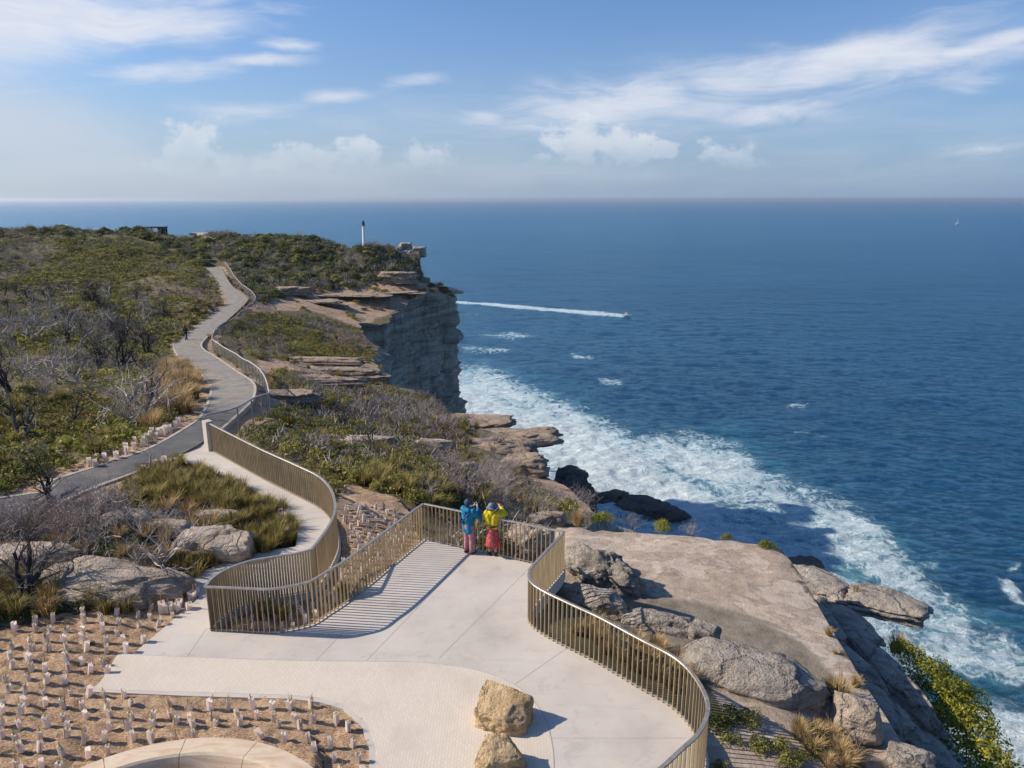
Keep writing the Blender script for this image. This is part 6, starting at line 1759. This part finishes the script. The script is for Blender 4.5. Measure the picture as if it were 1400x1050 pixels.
def make_person(label, loc, rz, S, face_turn, elbows, hands, legs, top, bottom, hat, shoe, skirt=False, voxel=.009, long_top=.80):
    """S: standing height; joints in metres for a 1.70 m figure"""
    root = tag(empty('person', loc, rz), label, 'person', None); root.scale = (S / 1.70,) * 3
    sh = [(-.185, 0, 1.385), (.185, 0, 1.385)]; hip = [(-.09, 0, .90), (.09, 0, .90)]
    R_h = Matrix.Rotation(face_turn, 3, 'Z')
    hd = Vector((0, .015, 1.575)); f = R_h @ Vector((0, 1, 0)); r_ = R_h @ Vector((1, 0, 0))
    c = [((0, 0, .92), .135, (0, 0, 1.12), .125), ((-.06, 0, 1.15), .115, (-.09, 0, 1.32), .10), ((.06, 0, 1.15), .115, (.09, 0, 1.32), .10), ((0, -.01, 1.36), .075, (0, .0, 1.50), .055),
         (hd + Vector((0, 0, .03)) - f * .012, .092, hd - Vector((0, 0, .03)) + f * .012, .080), (hd - Vector((0, 0, .075)) + f * .045, .040, hd - Vector((0, 0, .09)) + f * .06, .030),
         (hd + f * .085 + Vector((0, 0, .0)), .014, hd + f * .108 - Vector((0, 0, .032)), .015)]
    for s_ in (-1, 1): c.append((hd + r_ * .088 * s_ + Vector((0, 0, .015)), .016, hd + r_ * .090 * s_ - Vector((0, 0, .025)), .011))
    for k in (0, 1):
        hp, kn, an, toe = hip[k], legs[k][0], legs[k][1], legs[k][2]
        c += [(hp, .088, kn, .056), (kn, .055, (Vector(kn) * .6 + Vector(an) * .4), .054), ((Vector(kn) * .6 + Vector(an) * .4), .054, an, .036), (an, .038, toe, .034)]
        e, w = elbows[k], hands[k]
        c += [(sh[k], .058, e, .043), (e, .043, w, .028)]
        d = Vector(w) - Vector(e)
        c += hand(Vector(w), d, Vector((0, .2, 1)), 1 if k == 0 else -1)
    link('body', blob_mesh('body', c, voxel, M_SKIN), root)
    # face
    eb = MB()
    for s_ in (-1, 1):
        p = hd + f * .083 + r_ * .032 * s_ + Vector((0, 0, .018)); mb = MB(); mb.tube([p - f * .006, p + f * .008], [.012, .006], 8); mb.build('eye', M_HAIR, root)
    p = hd + f * .088 - Vector((0, 0, .058)); mb = MB(); mb.tube([p - r_ * .022, p + f * .006, p + r_ * .022], [.004, .007, .004], 6); mb.build('mouth', M_PINK, root)
    # hair under the hat
    link('hair', blob_mesh('hair', [(hd - f * .03 + Vector((0, 0, .035)), .094, hd - f * .055 - Vector((0, 0, .05)), .062)], .011, M_HAIR), root)
    # top
    t = [((-.055, 0, long_top + .03), .135, (-.04, 0, 1.08), .135), ((.055, 0, long_top + .03), .135, (.04, 0, 1.08), .135), ((-.07, 0, long_top), .12, (.07, 0, long_top), .12), ((-.07, 0, 1.10), .145, (-.10, 0, 1.33), .125), ((.07, 0, 1.10), .145, (.10, 0, 1.33), .125), ((0, -.015, 1.38), .10, (0, -.02, 1.46), .085)]
    for k in (0, 1):
        e = Vector(elbows[k]); w = Vector(hands[k]); wr = e + (w - e) * .86
        t += [(sh[k], .092, e, .072), (e, .072, wr, .050)]
    link('jacket', blob_mesh('jacket', t, .012, top, noise=.004), root)
    if skirt:
        V = []; F = []; n = 48; prof = [(1.0, .14), (.93, .17), (.80, .195), (.62, .225), (.46, .25), (.33, .27), (.33, .255), (.62, .20), (.95, .12)]
        for z, r in prof:
            for k in range(n):
                a = 2 * math.pi * k / n; fl = 1 + (.09 * math.sin(7 * a + 2 * math.sin(2 * a)) + .05 * math.sin(13 * a)) * (1.0 - z)
                V.append((r * fl * math.cos(a) + .06 * (1 - z), r * .82 * fl * math.sin(a), z))
        m_ = len(prof)
        for i in range(m_ - 1):
            for k in range(n): F.append((i * n + k, i * n + (k + 1) % n, (i + 1) * n + (k + 1) % n, (i + 1) * n + k))
        obj('skirt', V, F, bottom, root, smooth=True)
        mb = MB(); V = []; F = []
        for z, r in ((.985, .178), (1.0, .186), (1.03, .186), (1.045, .176)):
            for k in range(n): a = 2 * math.pi * k / n; V.append((r * math.cos(a), r * math.sin(a), z))
        for i in range(3):
            for k in range(n): F.append((i * n + k, i * n + (k + 1) % n, (i + 1) * n + (k + 1) % n, (i + 1) * n + k))
        obj('belt', V, F, M_BROWN, root, smooth=True)
    else:
        t = [((0, 0, .86), .142, (0, 0, .93), .14)]
        for k in (0, 1): t += [(hip[k], .108, legs[k][0], .084), (legs[k][0], .084, Vector(legs[k][1]) + Vector((0, 0, .03)), .066)]
        link('trousers', blob_mesh('trousers', t, .012, bottom, noise=.007), root)
    for k in (0, 1):
        an, toe = Vector(legs[k][1]), Vector(legs[k][2]); b = an - Vector((0, 0, .035)); hl = b - (toe - an).normalized() * .04; hl.z = an.z - .045
        link('shoe', blob_mesh('shoe', [(hl, .043, toe + Vector((0, 0, .0)), .041), (an, .050, b, .048)], .010, shoe), root)
    # hat: crown and soft brim
    V = []; F = []; n = 28; hc = hd + Vector((0, 0, .045)) - f * .012
    prof = [(-.02, .112), (-.035, .165), (-.045, .168), (-.022, .118), (.03, .114), (.075, .098), (.098, .06), (.103, .001)] if hat[1] else [(-.03, .108), (-.02, .116), (.02, .115), (.06, .104), (.092, .07), (.105, .03), (.12, .025), (.128, .001)]
    for z, r in prof:
        for k in range(n): a = 2 * math.pi * k / n; V.append((hc.x + r * math.cos(a), hc.y + r * math.sin(a), hc.z + z + .006 * math.sin(3 * a)))
    for i in range(len(prof) - 1):
        for k in range(n): F.append((i * n + k, i * n + (k + 1) % n, (i + 1) * n + (k + 1) % n, (i + 1) * n + k))
    obj('hat', V, F, hat[0], root, smooth=True)
    return root
stand = [((-.10, .03, .49), (-.10, -.01, .085), (-.13, .14, .045)), ((.10, .03, .49), (.11, .0, .085), (.14, .14, .045))]
pa = at(641, 756, 0)
A = make_person('person in long blue hooded jacket and dusty pink trousers raising a camera at the fence', (pa[0], pa[1], 0), R(-38), 1.68, R(-10),
                [(-.29, .16, 1.17), (.29, .16, 1.17)], [(-.055, .33, 1.40), (.075, .33, 1.41)], stand, M_BLUE, M_PINK, (M_NAVY, False), M_BROWN, long_top=.74)
link('hood', blob_mesh('hood', [((-.09, -.10, 1.42), .062, (.09, -.10, 1.42), .062), ((0, -.115, 1.40), .06, (0, -.12, 1.33), .045)], .012, M_BLUE, noise=.008), A)
mb = MB(); mb.tube([(.15, .05, 1.43), (.14, -.12, 1.36), (.02, -.185, 1.18), (-.12, -.17, 1.02), (-.19, -.06, .96)], .022, 8); mb.build('bag_strap', M_NAVY, A, smooth=True)
link('shoulder_bag', blob_mesh('shoulder_bag', [((-.17, -.14, 1.02), .05, (-.22, .02, 1.00), .05), ((-.15, -.17, 1.12), .04, (-.17, -.14, 1.02), .055)], .012, M_NAVY), A)
m_ = Matrix.Rotation(R(-38), 4, 'Z'); cp = Vector((pa[0], pa[1], 0)) + m_ @ (Vector((.01, .385, 1.475)) * (1.64 / 1.70))
b_ = tag(empty('photo_camera', cp, R(-38)), 'black camera held up by the person in the blue jacket', 'camera')
M_CAM = mat_plain('black_camera_body', (.018, .018, .02), .45)
bm = bmesh.new(); bmesh.ops.create_cube(bm, size=1.0)
for v in bm.verts: v.co = Vector((v.co.x * .135, v.co.y * .06, v.co.z * .09))
bmesh.ops.bevel(bm, geom=list(bm.edges), offset=.012, segments=2, affect='EDGES'); me = bpy.data.meshes.new('camera_body'); bm.to_mesh(me); bm.free(); me.materials.append(M_CAM); link('camera_body', me, b_)
mb = MB(); mb.tube([(0, .03, -.005), (0, .075, -.005), (0, .08, -.005), (0, .13, -.005)], [.036, .036, .041, .041], 16); mb.build('lens', M_CAM, b_)
mb = MB(); mb.box((0, -.002, .055), (.05, .05, .03)); mb.build('viewfinder', M_CAM, b_)
pb = at(673, 759, 0)
stand2 = [((-.09, .03, .49), (-.09, 0, .085), (-.10, .15, .045)), ((.09, .03, .49), (.10, .0, .085), (.12, .15, .045))]
B = make_person('person in short yellow padded jacket and long red patterned skirt with one elbow raised', (pb[0], pb[1], 0), R(-12), 1.62, R(-25),
                [(-.27, .15, 1.16), (.41, .06, 1.38)], [(-.08, .33, 1.36), (.20, .25, 1.52)], stand2, M_YEL, M_SKIRT, (M_GREYH, True), M_SHOE, skirt=True, long_top=.93)
pw = ground_at(250, 463.5)[0]; zw = float(pw[2])
_i = int(np.argmin(np.hypot(PMID[:, 0] - pw[0], PMID[:, 1] - pw[1]))); zw = float(PMID[_i][2]) + .05
walk_ = [((-.09, .22, .50), (-.09, .25, .085), (-.09, .40, .06)), ((.09, .02, .50), (.09, -.26, .13), (.10, -.14, .045))]
make_person('person in dark jacket and dark jeans walking away along the far asphalt path', (float(pw[0]) + .4, float(pw[1]), zw - .01), R(-14), 1.74, 0,
            [(-.24, -.08, 1.14), (.24, .08, 1.14)], [(-.23, .06, .93), (.23, .26, .98)], walk_, M_DARK, M_JEAN, (M_DARK, False), M_SHOE, voxel=.012)
# ================================================================ sea air
M_AIR = bpy.data.materials.new('sea_air'); M_AIR.use_nodes = True
_nt = M_AIR.node_tree
for _n in list(_nt.nodes): _nt.nodes.remove(_n)
_v = _nt.nodes.new('ShaderNodeVolumePrincipled'); _v.inputs['Color'].default_value = (.86, .92, .98, 1); _v.inputs['Density'].default_value = 6.0e-5; _v.inputs['Anisotropy'].default_value = .55
_o = _nt.nodes.new('ShaderNodeOutputMaterial'); _nt.links.new(_v.outputs[0], _o.inputs['Volume'])
tag(MB().box((0, 0, (-75 + 26) / 2), (124000, 124000, 101)).build('haze', M_AIR), 'pale sea haze', 'haze', kind='stuff')
